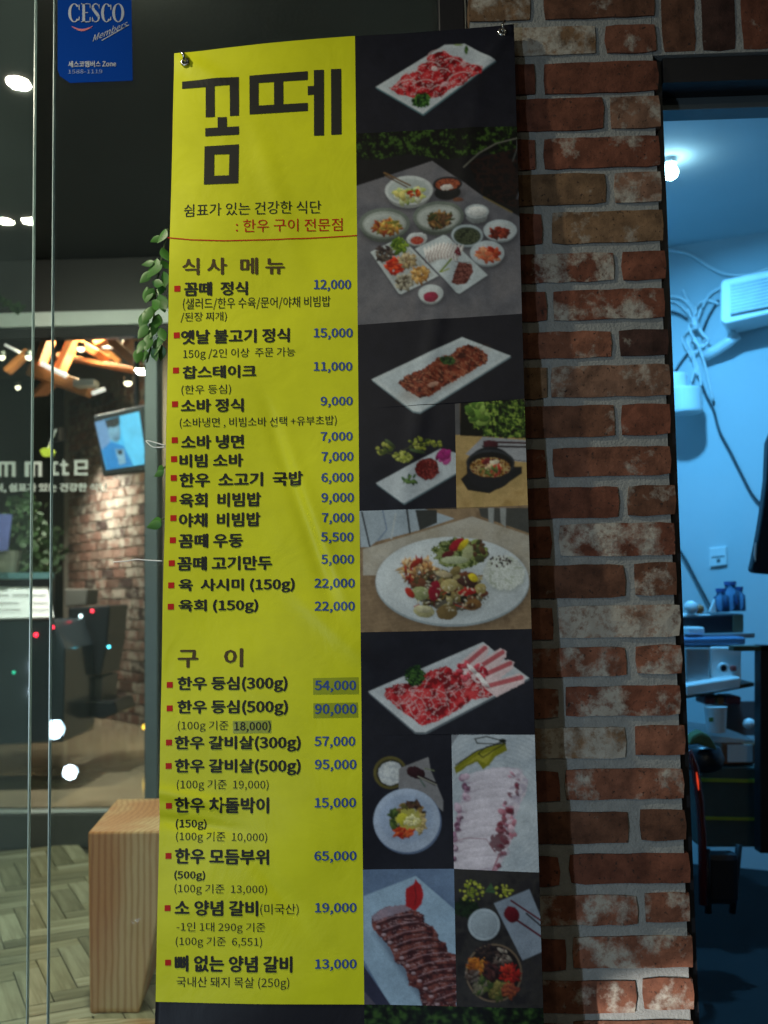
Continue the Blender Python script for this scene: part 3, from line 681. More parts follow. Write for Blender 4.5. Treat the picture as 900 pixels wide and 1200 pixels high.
class Pt:
    def __init__(s, X, Y, ox, oy, k, bgc, soft=3.0):
        s.X = (X-ox)*k; s.Y = (Y-oy)*k; s.C = np.zeros(X.shape+(3,))+lin(bgc); s.soft = soft
        s.C *= (0.85+.3*fbm(s.X/30, s.Y/30, 5))[..., None]
    def put(s, m, col, sh=None):
        c = lin(col) if not isinstance(col, np.ndarray) else col
        if sh is not None: c = c*sh[..., None]
        s.C = s.C*(1-m[..., None])+c*m[..., None]
    def sm(s, d, soft=None): return np.clip(.5-d/(soft or s.soft), 0, 1)
    def emask(s, cx, cy, rx, ry, rot=0, wob=0, seed=0, soft=None):
        a = math.radians(rot); dx, dy = s.X-cx, s.Y-cy; u = (dx*math.cos(a)+dy*math.sin(a)); v = (-dx*math.sin(a)+dy*math.cos(a))
        r = np.sqrt((u/rx)**2+(v/ry)**2)
        if wob: r = r+wob*(fbm(s.X/12, s.Y/12, seed)-.5)*2
        return s.sm((r-1)*min(rx, ry), soft)
    def pmask(s, pts, wob=0, seed=0, soft=None):
        n = len(pts); d = None; ins = np.zeros(s.X.shape, bool); X, Y = s.X, s.Y
        if wob: X = X+wob*(fbm(s.X/10, s.Y/10, seed)-.5)*2; Y = Y+wob*(fbm(s.X/10, s.Y/10, seed+9)-.5)*2
        for i in range(n):
            x0, y0 = pts[i]; x1, y1 = pts[(i+1) % n]; ex, ey = x1-x0, y1-y0
            t = np.clip(((X-x0)*ex+(Y-y0)*ey)/(ex*ex+ey*ey+1e-9), 0, 1); q = np.hypot(X-x0-t*ex, Y-y0-t*ey); d = q if d is None else np.minimum(d, q)
            c = ((y0 > Y) != (y1 > Y)) & (X < (x1-x0)*(Y-y0)/(y1-y0+1e-9)+x0); ins ^= c
        return s.sm(np.where(ins, -d, d), soft)
    def ell(s, cx, cy, rx, ry, rot=0, col=(0, 0, 0), a=1, wob=0, seed=0, soft=None): 
        if min(rx, ry) < 34: s.put(s.emask(cx, cy, rx, ry, rot, wob or .12, seed, soft)*a, col, np.clip(1-.42*(s.Y-cy)/ry*.8-.25*(s.X-cx)/rx*.8+.5*(fbm(s.X/6, s.Y/6, int(cx)+3, 2)-.5), .45, 1.7))
        else: s.put(s.emask(cx, cy, rx, ry, rot, wob, seed, soft)*a, col, 1+.10*np.clip(-(s.Y-cy)/ry-(s.X-cx)/rx, -1, 1))
    def poly(s, pts, col, a=1, wob=0, seed=0, soft=None): s.put(s.pmask(pts, wob, seed, soft)*a, col)
    def line(s, pts, w_, col, a=1):
        d = None
        for (x0, y0), (x1, y1) in zip(pts[:-1], pts[1:]):
            ex, ey = x1-x0, y1-y0; t = np.clip(((s.X-x0)*ex+(s.Y-y0)*ey)/(ex*ex+ey*ey+1e-9), 0, 1); q = np.hypot(s.X-x0-t*ex, s.Y-y0-t*ey); d = q if d is None else np.minimum(d, q)
        s.put(s.sm(d-w_/2)*a, col)
    def tex(s, m, cols, sc=10, seed=0, hard=0.18):
        n_ = np.clip((fbm(s.X/sc, s.Y/sc, seed, 3)-.5)*2.6+.5, 0, .999)*(len(cols)-1); i = np.floor(n_).astype(int); f = np.clip((n_-i-.5)/hard+.5, 0, 1)[..., None]
        L = np.array([lin(c) for c in cols]); s.put(m, L[i]*(1-f)+L[np.minimum(i+1, len(cols)-1)]*f)
    def meat(s, m, seed=0, sc=26, base=((120, 15, 25), (190, 35, 45), (215, 70, 75)), vein=(225, 190, 195), vw=.035, ang=30, st=2.2):
        s.tex(m, base, sc, seed, .8); a = math.radians(ang); u = s.X*math.cos(a)-s.Y*math.sin(a); v = s.X*math.sin(a)+s.Y*math.cos(a)
        r = np.abs(fbm(u/(sc*st), v/sc*1.3, seed+40, 4)-.5); s.put(m*np.clip(1-r/vw, 0, 1)*.85, vein)
    def scatter(s, cx, cy, rx, ry, n, r, cols, seed=0, elong=1.0, a=1):
        g = random.Random(seed)
        for i in range(n):
            t = g.uniform(0, 6.283); q = math.sqrt(g.random()); rr = g.uniform(.6, 1.3)*r
            s.ell(cx+q*rx*math.cos(t), cy+q*ry*math.sin(t), rr*elong, rr, g.uniform(0, 180), g.choice(cols), a=a)
    def leaves(s, m, seed=0, sc=14, cols=((8, 12, 8), (20, 35, 12), (60, 95, 25), (130, 165, 50))): 
        h = fbm(s.X/sc, s.Y/sc, seed, 2); q = fbm(s.X/(sc*.35), s.Y/(sc*.35), seed+31, 3); v = np.clip((h*.55+q*.45-.36)*3.4, 0, .999)*(len(cols)-1)
        i = np.floor(v).astype(int); f = (v-i)[..., None]; L = np.array([lin(c) for c in cols]); s.put(m, L[i]*(1-f)+L[np.minimum(i+1, len(cols)-1)]*f)
def photo(q, ox, oy, k, bgc, fn, label, step=1.0, surf=None, parent=None, m=None, name='food_photo'):
    w_ = max(np.hypot(q[1][0]-q[0][0], q[1][1]-q[0][1]), 4); h_ = np.hypot(q[3][0]-q[0][0], q[3][1]-q[0][1])
    g = quadgrid(q, int(w_/step), int(h_/step)); p = Pt(g[..., 0], g[..., 1], ox, oy, k, bgc)
    fn(p); C = p.C*(1+.34*(fbm(p.X/9, p.Y/9, 77, 4)-.5)+.30*(fbm(p.X/70, p.Y/70, 78, 2)-.5))[..., None]
    if min(C.shape[:2]) > 4: D_ = C.copy(); D_[1:-1, 1:-1] = (C[1:-1, 1:-1]*4+C[:-2, 1:-1]*1.5+C[2:, 1:-1]*1.5+C[1:-1, :-2]*1.5+C[1:-1, 2:]*1.5)/10; C = D_
    C = np.clip(C, 0, 1)
    P = surf(g[..., 0], g[..., 1]) if surf else bsurf(g[..., 0], g[..., 1], .0006)
    o = gridmesh(name, P, m or M_print, parent or ban, C); o['label'] = label; return o
NAVY = (30, 31, 42)
PLATE = (205, 214, 222)
def p1(p):
    p.poly([(122, 298), (455, 103), (550, 96), (700, 183), (352, 436)], (90, 120, 130))
    p.poly([(125, 292), (455, 95), (550, 92), (697, 177), (350, 426)], PLATE)
    p.poly([(150, 292), (455, 108), (548, 104), (672, 178), (350, 408)], (188, 198, 208), .5)
    m = p.pmask([(188, 298), (225, 275), (258, 235), (320, 220), (335, 190), (370, 175), (372, 145), (450, 122), (480, 145), (530, 158), (560, 185), (635, 205), (630, 235), (570, 265), (540, 290), (480, 310), (440, 345), (370, 355), (290, 345), (230, 330)], 6, 3)
    p.meat(m, 3, 22, vw=.045)
    g = random.Random(2)
    for (x, y, r, t) in [(300, 240, 42, -10), (385, 200, 48, 10), (425, 145, 48, -5), (495, 185, 40, 20), (590, 215, 42, 15), (520, 260, 50, -25), (350, 290, 50, -15), (270, 285, 45, -20), (440, 230, 40, 10), (430, 310, 38, -10)]:
        p.line([(x+r*math.cos(a_)*1.05, y+r*.55*math.sin(a_)+(x+r*math.cos(a_)-x)*math.tan(math.radians(t))*.6) for a_ in np.linspace(3.4, 6.0, 9)], 4, (232, 205, 208), .75)
    p.ell(405, 210, 14, 12, 0, (235, 225, 228), .8, .4); p.ell(455, 285, 20, 10, -20, (225, 190, 200), .8, .4); p.ell(545, 190, 12, 18, 0, (225, 205, 210), .6, .4)
    p.leaves(p.emask(343, 362, 44, 36, 0, .35, 5), 5, 9, ((15, 35, 20), (40, 80, 35), (90, 140, 60)))
    p.leaves(p.emask(558, 122, 9, 20, 0, .3, 6), 6, 8, ((40, 80, 35), (110, 140, 60))); p.ell(520, 97, 22, 5, 0, (130, 150, 70), .8)
def p2(p):
    p.put(np.ones(p.X.shape), (22, 22, 26)); yt = p.Y
    p.leaves(p.sm(yt+25-12*np.sin(p.X/60)), 21, 22, ((8, 10, 12), (11, 15, 10), (18, 32, 14), (62, 92, 34)))
    p.tex(p.pmask([(560, 0), (900, -90), (900, 260), (640, 170)]), ((14, 13, 16), (40, 24, 22), (22, 18, 20)), 25, 4)
    p.line([(545, 30), (620, -40), (700, -85), (800, -110)], 5, (120, 120, 110)); p.line([(780, 0), (800, -60), (802, -100)], 4, (90, 95, 95)); p.line([(800, 180), (812, 150)], 8, (70, 75, 85))
    p.tex(p.pmask([(30, 110), (395, -5), (640, 170), (830, 275), (830, 850), (20, 850)]), ((98, 99, 108), (112, 112, 120), (122, 120, 126)), 120, 8, 1)
    p.line([(640, 172), (775, 245)], 8, (120, 105, 60), .8)
    def bowl(x, y, rx, ry, rim, ins, d=16, sh=.6):
        p.ell(x+8, y+d+8, rx*1.02, ry, 0, (50, 52, 60), sh, soft=20); p.ell(x, y+d, rx*.9, ry*.93, 0, tuple(v*.72 for v in rim)); p.ell(x, y, rx, ry, 0, rim); p.ell(x, y+3, rx*.86, ry*.83, 0, ins)
    bowl(283, 133, 115, 70, (205, 212, 214), (182, 192, 192), 20); p.scatter(285, 155, 75, 38, 45, 11, [(190, 200, 120), (220, 225, 200), (110, 140, 50), (215, 205, 120), (200, 210, 160)], 4, 1.8); p.scatter(310, 148, 35, 12, 14, 7, [(170, 45, 25), (205, 110, 40)], 5, 2)
    p.line([(165, 48), (290, 110)], 8, (125, 95, 60)); p.line([(170, 62), (275, 118)], 6, (95, 70, 42))
    bowl(468, 108, 70, 38, (40, 42, 46), (30, 30, 30), 40); p.tex(p.emask(468, 108, 58, 28), ((130, 60, 40), (165, 85, 55), (110, 45, 30)), 12, 2); p.ell(465, 122, 30, 14, 0, (225, 225, 220), .8, .4); p.ell(520, 185, 26, 10, 0, (120, 70, 40), .8)
    for (x, y, rx, ry, cols) in [(165, 290, 122, 75, [(190, 140, 60), (165, 100, 45), (205, 175, 90), (140, 60, 30), (120, 120, 50)]), (425, 262, 122, 74, [(110, 78, 45), (80, 55, 35), (150, 115, 70), (60, 65, 35)])]:
        bowl(x, y, rx, ry, (112, 122, 116), (160, 168, 164), 22); p.ell(x, y+5, rx*.78, ry*.7, 0, (182, 190, 188)); p.ell(x, y+8, rx*.62, ry*.5, 0, (60, 60, 60), .25, soft=20); p.scatter(x+10, y+18, rx*.5, ry*.44, 90, 7, cols, int(x), 2.6)
    bowl(608, 240, 57, 34, (190, 200, 205), (200, 208, 212), 26); p.ell(608, 238, 44, 22, 0, (232, 236, 238), 1, .1)
    bowl(322, 368, 50, 32, (205, 212, 216), (190, 198, 202), 8); p.tex(p.emask(322, 375, 32, 20), ((165, 50, 40), (190, 90, 70)), 8)
    bowl(562, 355, 76, 52, (175, 190, 198), (75, 85, 70), 10); p.tex(p.emask(563, 360, 56, 36, 0, .15), ((58, 66, 48), (80, 88, 66), (45, 52, 40)), 14)
    bowl(720, 330, 80, 50, (188, 200, 208), (196, 205, 210), 12); p.scatter(712, 342, 44, 28, 60, 7, [(125, 40, 28), (90, 30, 20), (150, 60, 40)], 9, 2)
    bowl(658, 438, 82, 58, (190, 202, 210), (198, 206, 212), 12); p.scatter(660, 445, 48, 34, 60, 9, [(195, 80, 45), (215, 110, 75), (170, 50, 30), (225, 150, 110)], 12, 2)
    p.poly([(103, 440), (245, 375), (265, 380), (430, 560), (245, 648), (232, 640)], (50, 55, 62), .5, soft=16)
    p.poly([(98, 428), (235, 362), (255, 368), (425, 548), (245, 635), (232, 628)], (196, 206, 210)); p.poly([(115, 428), (238, 374), (250, 378), (405, 545), (245, 622)], (180, 188, 190))
    for (x, y, r, cs) in [(165, 436, 46, [(50, 40, 42), (75, 62, 60), (95, 85, 75)]), (238, 402, 44, [(95, 125, 30), (70, 100, 25), (130, 155, 50)]), (215, 498, 48, [(205, 45, 20), (175, 35, 15), (225, 80, 40)]), (280, 472, 44, [(165, 145, 105), (135, 110, 80), (190, 175, 140)]), (262, 575, 46, [(150, 145, 130), (180, 175, 155), (95, 85, 70)]), (338, 540, 48, [(195, 150, 80), (215, 175, 110), (170, 120, 60)])]: p.scatter(x, y, r*.85, r*.75, 60, 6, cs, x, 2.6)
    p.poly([(315, 425), (452, 362), (470, 372), (662, 552), (525, 640), (510, 632)], (50, 55, 62), .5, soft=16)
    p.poly([(312, 415), (448, 352), (462, 356), (660, 542), (525, 632), (510, 626)], (200, 212, 218))
    g = random.Random(5)
    for i in range(11):
        x = 365+i*15; y = 460-12*math.sin(i*.4)-(i-5)*2; p.ell(x+8, y-20, 10, 42, -22+i*5, (222, 220, 218)); p.line([(x, y+18), (x-4, y-2), (x+6, y-30), (x+16, y-55)], 3.0, (115, 45, 60), .8)
    p.scatter(520, 430, 14, 20, 10, 5, [(120, 35, 50)], 8, 2); p.line([(432, 530), (460, 500), (485, 470)], 9, (120, 140, 50)); p.line([(440, 530), (475, 515)], 6, (160, 170, 80))
    p.tex(p.pmask([(485, 580), (520, 480), (585, 490), (590, 530), (560, 582), (520, 592)], 4), ((110, 55, 50), (140, 85, 78), (90, 42, 38)), 12)
    for i in range(5): p.line([(492+i*3, 570-i*22), (530, 578-i*24), (578, 562-i*20)], 3, (70, 30, 28), .8)
    bowl(388, 632, 60, 43, (200, 210, 214), (206, 214, 218), 12); p.ell(388, 648, 36, 25, 0, (150, 40, 70), 1, .1)
def p3(p):
    p.poly([(102, 300), (515, 103), (740, 190), (322, 455), (290, 448)], (120, 140, 150))
    p.poly([(100, 293), (515, 98), (738, 183), (322, 447), (290, 440)], (205, 216, 222))
    p.poly([(128, 297), (515, 115), (702, 186), (320, 428)], (190, 203, 212), .6)
    m = p.pmask([(215, 312), (255, 280), (290, 262), (340, 245), (380, 215), (400, 190), (460, 180), (500, 145), (545, 128), (590, 148), (630, 175), (635, 210), (560, 255), (480, 300), (420, 335), (370, 370), (320, 382), (270, 350)], 8, 2)
    p.ell(430, 270, 215, 62, -30, (150, 110, 60), .4, soft=25); p.meat(m, 7, 20, ((70, 24, 18), (120, 48, 32), (150, 75, 52)), (190, 125, 95), .05, -30, 3)
    for i in range(14): x = 250+i*26; p.line([(x, 330-i*13), (x+14, 300-i*12), (x+34, 285-i*12)], 3, (60, 18, 14), .7)
    p.ell(380, 318, 26, 10, -20, (205, 160, 140), .8, .3); p.leaves(p.emask(447, 205, 38, 20, 8, .25, 3), 3, 9, ((20, 40, 20), (45, 80, 35), (80, 110, 60)))
def p4(p):
    p.scatter(160, 610, 35, 25, 16, 9, [(130, 140, 50), (165, 170, 80), (70, 85, 35)], 2, 1.3); p.scatter(245, 650, 42, 22, 34, 8, [(150, 160, 60), (185, 190, 95), (120, 130, 50)], 3); p.scatter(320, 590, 52, 30, 36, 8, [(140, 150, 55), (175, 180, 90), (60, 75, 30)], 4); p.scatter(400, 590, 28, 12, 12, 8, [(150, 160, 60), (110, 120, 50)], 5)
    p.line([(125, 620), (200, 640), (290, 600), (420, 585)], 4, (70, 75, 45)); p.ell(185, 590, 30, 9, 40, (70, 85, 50)); p.ell(310, 625, 35, 8, 10, (75, 95, 60))
    p.poly([(122, 778), (412, 622), (500, 640), (500, 722), (250, 870), (238, 862)], (100, 120, 130)); p.poly([(120, 770), (415, 613), (500, 634), (500, 715), (250, 861), (236, 856)], (200, 210, 218))
    p.scatter(430, 650, 32, 26, 12, 12, [(165, 40, 120), (190, 80, 150), (130, 25, 90)], 6, 1.6); p.ell(360, 722, 56, 34, 0, (120, 130, 140), .6, soft=14); p.tex(p.emask(355, 705, 55, 50, 0, .12), ((85, 18, 22), (120, 35, 35), (100, 25, 28), (150, 60, 55)), 8, 3); p.scatter(278, 755, 34, 20, 18, 6, [(60, 95, 50), (100, 130, 70), (40, 70, 40)], 7, 2)
def p5(p):
    p.tex(p.sm(p.Y*-1+548+p.X*.04*0), ((170, 140, 85), (195, 165, 110), (182, 155, 100)), 90, 4, 1)
    p.put(p.pmask([(480, 400), (505, 400), (505, 548), (480, 548)]), (95, 95, 98)); m = p.pmask([(505, 380), (830, 380), (830, 560), (505, 552)]); p.put(m, (16, 18, 16))
    m2 = p.pmask([(540, 400), (700, 385), (830, 380), (830, 560), (700, 562), (600, 545), (560, 500)], 26, 4); p.leaves(m2, 31, 15, ((12, 18, 10), (35, 55, 22), (75, 110, 35), (150, 175, 75)))
    p.scatter(590, 450, 40, 45, 22, 14, [(105, 140, 55), (75, 110, 40), (140, 170, 80)], 3, 1.8)
    p.poly([(530, 635), (610, 556), (830, 570), (830, 672), (560, 648)], (165, 168, 175)); p.line([(560, 640), (830, 668)], 3, (60, 60, 70)); p.line([(615, 578), (820, 582)], 9, (60, 28, 35)); p.line([(610, 598), (820, 600)], 9, (35, 22, 30)); p.ell(645, 588, 34, 18, 0, (75, 30, 40))
    p.poly([(508, 750), (560, 700), (790, 690), (790, 722), (720, 770), (640, 815), (540, 800)], (26, 28, 32)); p.ell(645, 700, 110, 100, 0, (30, 32, 38)); p.ell(645, 675, 112, 62, 0, (48, 52, 58)); p.ell(645, 677, 102, 52, 0, (22, 22, 24))
    p.tex(p.emask(643, 695, 92, 46, 0, .06), ((110, 70, 30), (165, 120, 60), (190, 165, 110), (120, 50, 30)), 14, 6, .4); p.scatter(640, 680, 30, 22, 10, 9, [(120, 40, 45), (225, 215, 190), (165, 70, 40)], 5, 2); p.scatter(650, 710, 55, 22, 22, 6, [(215, 190, 150), (185, 60, 50), (90, 110, 50)], 6, 3)
def p6(p):
    p.tex(np.ones(p.X.shape), ((130, 108, 84), (155, 132, 104), (142, 120, 94)), 60, 5, .9); gr = np.abs(np.sin((p.Y+p.X*.12)/6)); p.put(p.sm(-p.Y+150)*gr*.18, (110, 85, 60))
    p.poly([(40, 20), (330, 20), (480, 70), (330, 120), (120, 175), (90, 200), (50, 200)], (170, 185, 198)); p.poly([(300, 30), (400, 30), (400, 90), (320, 125)], (55, 58, 58)); p.poly([(590, 20), (830, 20), (830, 140), (600, 60)], (70, 72, 70))
    for x in (645, 700): p.poly([(x-12, 20), (x+16, 20), (x+14, 110), (x-8, 90)], (150, 155, 155))
    p.line([(55, 40), (92, 200)], 8, (55, 60, 66)); p.line([(262, 30), (275, 135)], 9, (60, 65, 66)); p.line([(150, 30), (170, 120), (130, 170)], 6, (120, 140, 165)); p.line([(210, 50), (190, 160)], 8, (190, 200, 205))
    p.tex(p.pmask([(60, 210), (330, 130), (560, 60), (830, 150), (830, 330), (60, 330)]), ((172, 165, 150), (186, 182, 172)), 80, 3, 1)
    p.ell(478, 372, 362, 208, 0, (70, 58, 48), .5, soft=30); p.ell(470, 362, 352, 203, 0, (165, 178, 185)); p.ell(470, 354, 350, 200, 0, (208, 218, 224)); p.ell(470, 340, 305, 165, 0, (215, 224, 229), .8, soft=20)
    p.ell(470, 400, 190, 115, 0, (130, 135, 130), .35, soft=40)
    p.leaves(p.emask(500, 230, 120, 70, 0, .25, 3), 4, 18, ((60, 75, 35), (120, 135, 70), (165, 175, 120), (90, 105, 50))); p.scatter(585, 215, 40, 40, 30, 12, [(60, 65, 35), (130, 145, 80), (85, 60, 40)], 3, 1.7)
    p.scatter(310, 305, 80, 55, 110, 6, [(200, 165, 115), (175, 130, 80), (150, 50, 35), (205, 180, 140), (110, 40, 30)], 5, 4)
    for (x, y, a, b, r, c) in [(490, 190, 42, 22, -40, (165, 30, 45)), (520, 190, 34, 14, -50, (210, 190, 40)), (450, 235, 30, 16, -20, (95, 30, 35)), (300, 275, 30, 14, -40, (150, 45, 30)), (540, 230, 24, 40, 20, (170, 175, 130)), (480, 260, 60, 18, 0, (175, 185, 150))]: p.ell(x, y, a, b, r, c, 1, .1)
    p.ell(450, 400, 175, 90, 8, (75, 65, 40), .9, .15); p.scatter(450, 395, 165, 85, 80, 15, [(95, 85, 45), (130, 115, 70), (60, 50, 32), (150, 140, 95), (110, 65, 45), (45, 38, 30)], 8, 1.6)
    for z_ in range(26):
        gx = random.Random(z_+50); x_, y_ = 455+gx.uniform(-165, 140), 395+gx.uniform(-70, 75); p.line([(x_, y_), (x_+gx.uniform(-34, 34), y_+gx.uniform(-22, 22)), (x_+gx.uniform(-40, 40), y_+gx.uniform(-30, 30))], gx.uniform(3, 8), gx.choice([(90, 45, 35), (135, 110, 60), (180, 60, 40), (60, 70, 35), (175, 160, 110)]), .9)
    for (x, y, a, b, r, c) in [(325, 412, 42, 32, 0, (150, 158, 110)), (388, 400, 28, 46, 10, (140, 25, 45)), (455, 375, 40, 30, -10, (180, 165, 110)), (540, 360, 48, 24, 10, (70, 45, 38)), (540, 405, 44, 16, -8, (165, 35, 35)), (565, 340, 24, 16, 40, (215, 195, 45)), (340, 495, 50, 28, 8, (180, 175, 130)), (445, 500, 48, 34, 0, (120, 100, 62)), (565, 465, 40, 26, -10, (125, 90, 50)), (555, 470, 22, 13, 0, (90, 60, 38)), (600, 390, 26, 24, 0, (165, 150, 95)), (430, 325, 38, 14, 8, (190, 175, 140)), (275, 410, 16, 30, -40, (180, 50, 35)), (595, 255, 24, 18, 0, (70, 75, 45)), (335, 485, 38, 16, 8, (205, 200, 165))]: p.ell(x, y, a, b, r, c, 1, .12)
    p.scatter(450, 400, 165, 95, 60, 3.5, [(235, 230, 205), (215, 205, 170)], 21, 2.2, .55)
    p.ell(710, 330, 95, 78, 10, (150, 158, 150), .5, soft=20); p.tex(p.emask(708, 318, 95, 80, 10, .15), ((205, 212, 205), (222, 228, 224), (190, 198, 185)), 14, 4); p.scatter(695, 265, 55, 25, 26, 4, [(40, 35, 35), (70, 45, 45)], 3, 1.5)
    p.ell(20, 210, 22, 8, -20, (200, 210, 215), .6)
def p7(p):
    p.poly([(86, 872), (612, 640), (740, 745), (824, 808), (345, 1062), (300, 1058)], (100, 110, 120)); p.poly([(84, 863), (612, 636), (740, 740), (821, 800), (345, 1050), (300, 1048)], (206, 214, 222)); p.poly([(118, 864), (600, 656), (790, 800), (340, 1030)], (186, 194, 204), .5)
    m = p.pmask([(158, 885), (165, 850), (220, 826), (300, 822), (360, 770), (440, 745), (480, 770), (560, 770), (630, 800), (685, 850), (640, 890), (560, 900), (500, 945), (400, 1000), (330, 1022), (290, 990), (220, 940)], 7, 2); p.meat(m, 11, 30, vw=.05, ang=40, st=1.6)
    for (x0, y0, x1, y1, c) in [(490, 740, 610, 645, 0), (520, 770, 690, 665, 0), (560, 790, 725, 715, 0), (600, 830, 775, 780, 0)]:
        q = [(x0, y0), (x1, y1), (x1+28, y1+10), (x1+24, y1+42), (x0+70, y0+58)]; p.poly(q, (228, 205, 210), 1, 4, x0); p.line([(x0+30, y0+8), (x1+10, y1+18)], 22, (190, 75, 85), .9); p.line([(x0+50, y0+22), (x1+14, y1+32)], 4, (240, 220, 222), .8)
    p.scatter(560, 770, 75, 40, 34, 9, [(190, 40, 60), (225, 205, 210), (205, 80, 95), (165, 25, 45)], 5, 2.2)
    for (x, y) in [(600, 800), (560, 760), (620, 825)]: p.ell(x, y, 30, 10, 45, (238, 232, 235), .9, .3)
    for k_ in range(9): p.line([(190+k_*34, 900-k_*8+(k_ % 3)*24), (230+k_*34, 930-k_*10), (250+k_*34, 975-k_*12)], 3.5, (232, 190, 195), .7)
    p.leaves(p.emask(298, 790, 46, 48, 0, .3, 5), 5, 10, ((12, 30, 16), (30, 65, 28), (75, 115, 50)))
def p8(p):
    p.ell(178, 208, 74, 72, 0, (95, 88, 45)); p.ell(178, 208, 62, 60, 0, (55, 52, 35)); p.tex(p.emask(180, 210, 54, 52, 0, .1), ((185, 192, 200), (212, 218, 222)), 12, 3)
    p.poly([(215, 190), (345, 140), (356, 200), (410, 330), (410, 380), (320, 300), (215, 280)], (135, 135, 140)); p.line([(290, 215), (375, 258)], 16, (35, 22, 30)); p.ell(290, 208, 42, 26, 20, (48, 20, 26)); p.line([(300, 225), (380, 262)], 5, (150, 150, 140)); p.line([(330, 190), (370, 200)], 5, (120, 130, 100)); p.line([(310, 240), (330, 270)], 8, (90, 105, 100))
    p.ell(255, 425, 148, 142, 0, (110, 130, 165), .8); p.ell(250, 418, 146, 140, 0, (178, 194, 220)); p.ell(248, 410, 118, 108, 0, (160, 178, 208), .7, soft=16)
    p.scatter(255, 412, 72, 70, 60, 9, [(90, 85, 45), (130, 105, 60), (60, 50, 40), (150, 120, 70)], 2, 2.2); p.scatter(195, 410, 18, 40, 22, 7, [(60, 80, 40), (85, 105, 50)], 3, 2.4); p.scatter(235, 470, 42, 20, 40, 7, [(190, 60, 30), (165, 40, 25), (210, 95, 50)], 4, 2.4); p.scatter(280, 350, 30, 14, 22, 7, [(60, 45, 35), (85, 60, 45)], 5, 2.4); p.scatter(310, 430, 22, 40, 30, 6, [(170, 150, 95), (190, 170, 120)], 6, 2.4)
    p.ell(258, 412, 56, 46, 0, (190, 185, 90), .85, .3); p.ell(232, 412, 26, 28, 0, (205, 200, 60), .9, .2); p.scatter(275, 420, 34, 26, 30, 5, [(215, 205, 140), (230, 225, 170)], 7, 2)
def p9(p):
    p.tex(np.ones(p.X.shape), ((178, 190, 202), (196, 206, 216)), 60, 3, 1); rr = np.hypot(p.X-640, p.Y-380); p.put((np.abs((rr/9) % 2-1) < .35)*p.sm(-rr+170)*.35, (160, 172, 186)); p.put(p.sm(p.X*.9+p.Y*.6-455)*.9, (125, 130, 140))
    m = p.pmask([(450, 645), (452, 480), (468, 400), (500, 300), (560, 210), (640, 185), (740, 190), (785, 240), (775, 300), (745, 360), (710, 450), (695, 540), (645, 645)], 8, 3); p.put(m*.4, (120, 115, 130)); p.tex(m, ((186, 178, 196), (206, 200, 214), (216, 206, 216), (196, 186, 204)), 24, 8, .9)
    g = random.Random(9)
    for k_ in range(10):
        cx, cy = 625-k_*9+(k_ % 3)*8, 225+k_*43
        q = p.emask(cx, cy, 128, 34, -8+g.uniform(-6, 6), .10, k_, 6); sh = np.clip(1.06-.006*(p.Y-cy), .78, 1.2)
        p.put(q*.85, (210, 204, 218), sh*(1+.25*(fbm(p.X/14, p.Y/9, k_, 3)-.5))); e1 = q*(1-p.emask(cx, cy-6, 124, 30, -8, .1, k_, 6)); p.put(e1*.55, (128, 98, 128))
        p.scatter(cx-118, cy+8, 15, 15, 5, 11, [(96, 52, 80), (160, 120, 148), (206, 182, 202)], k_, 1.2, .85)
        for z_ in range(3): p.ell(cx+100+g.uniform(-22, 14), cy+g.uniform(-14, 18), g.uniform(8, 17), g.uniform(6, 12), g.uniform(0, 90), g.choice([(125, 52, 72), (100, 36, 56), (186, 128, 150)]), .8, .35, k_)
    p.scatter(690, 440, 34, 75, 26, 12, [(135, 48, 66), (104, 32, 48), (190, 120, 138), (215, 190, 205)], 6, 1.6, .85); p.ell(655, 510, 38, 44, 20, (96, 32, 44), .85, .35); p.line([(655, 570), (625, 640)], 8, (165, 120, 135)); p.line([(460, 510), (520, 495), (600, 500), (640, 560)], 4, (150, 90, 105), .6)
    p.poly([(458, 185), (540, 120), (600, 98), (685, 75), (690, 112), (640, 140), (610, 180), (585, 195), (560, 160), (520, 180), (465, 215)], (132, 132, 28), 1, 3, 2); p.poly([(470, 195), (560, 135), (640, 105), (600, 170), (560, 150)], (172, 168, 60), .8, 3)
    p.line([(465, 175), (560, 112), (680, 70), (600, 50), (550, 60), (560, 80), (640, 82), (682, 68)], 6, (34, 38, 22), .9); p.line([(685, 78), (600, 95), (565, 125), (585, 142), (640, 105), (685, 80)], 5, (34, 38, 22), .9); p.ell(672, 68, 16, 9, 0, (25, 30, 20))
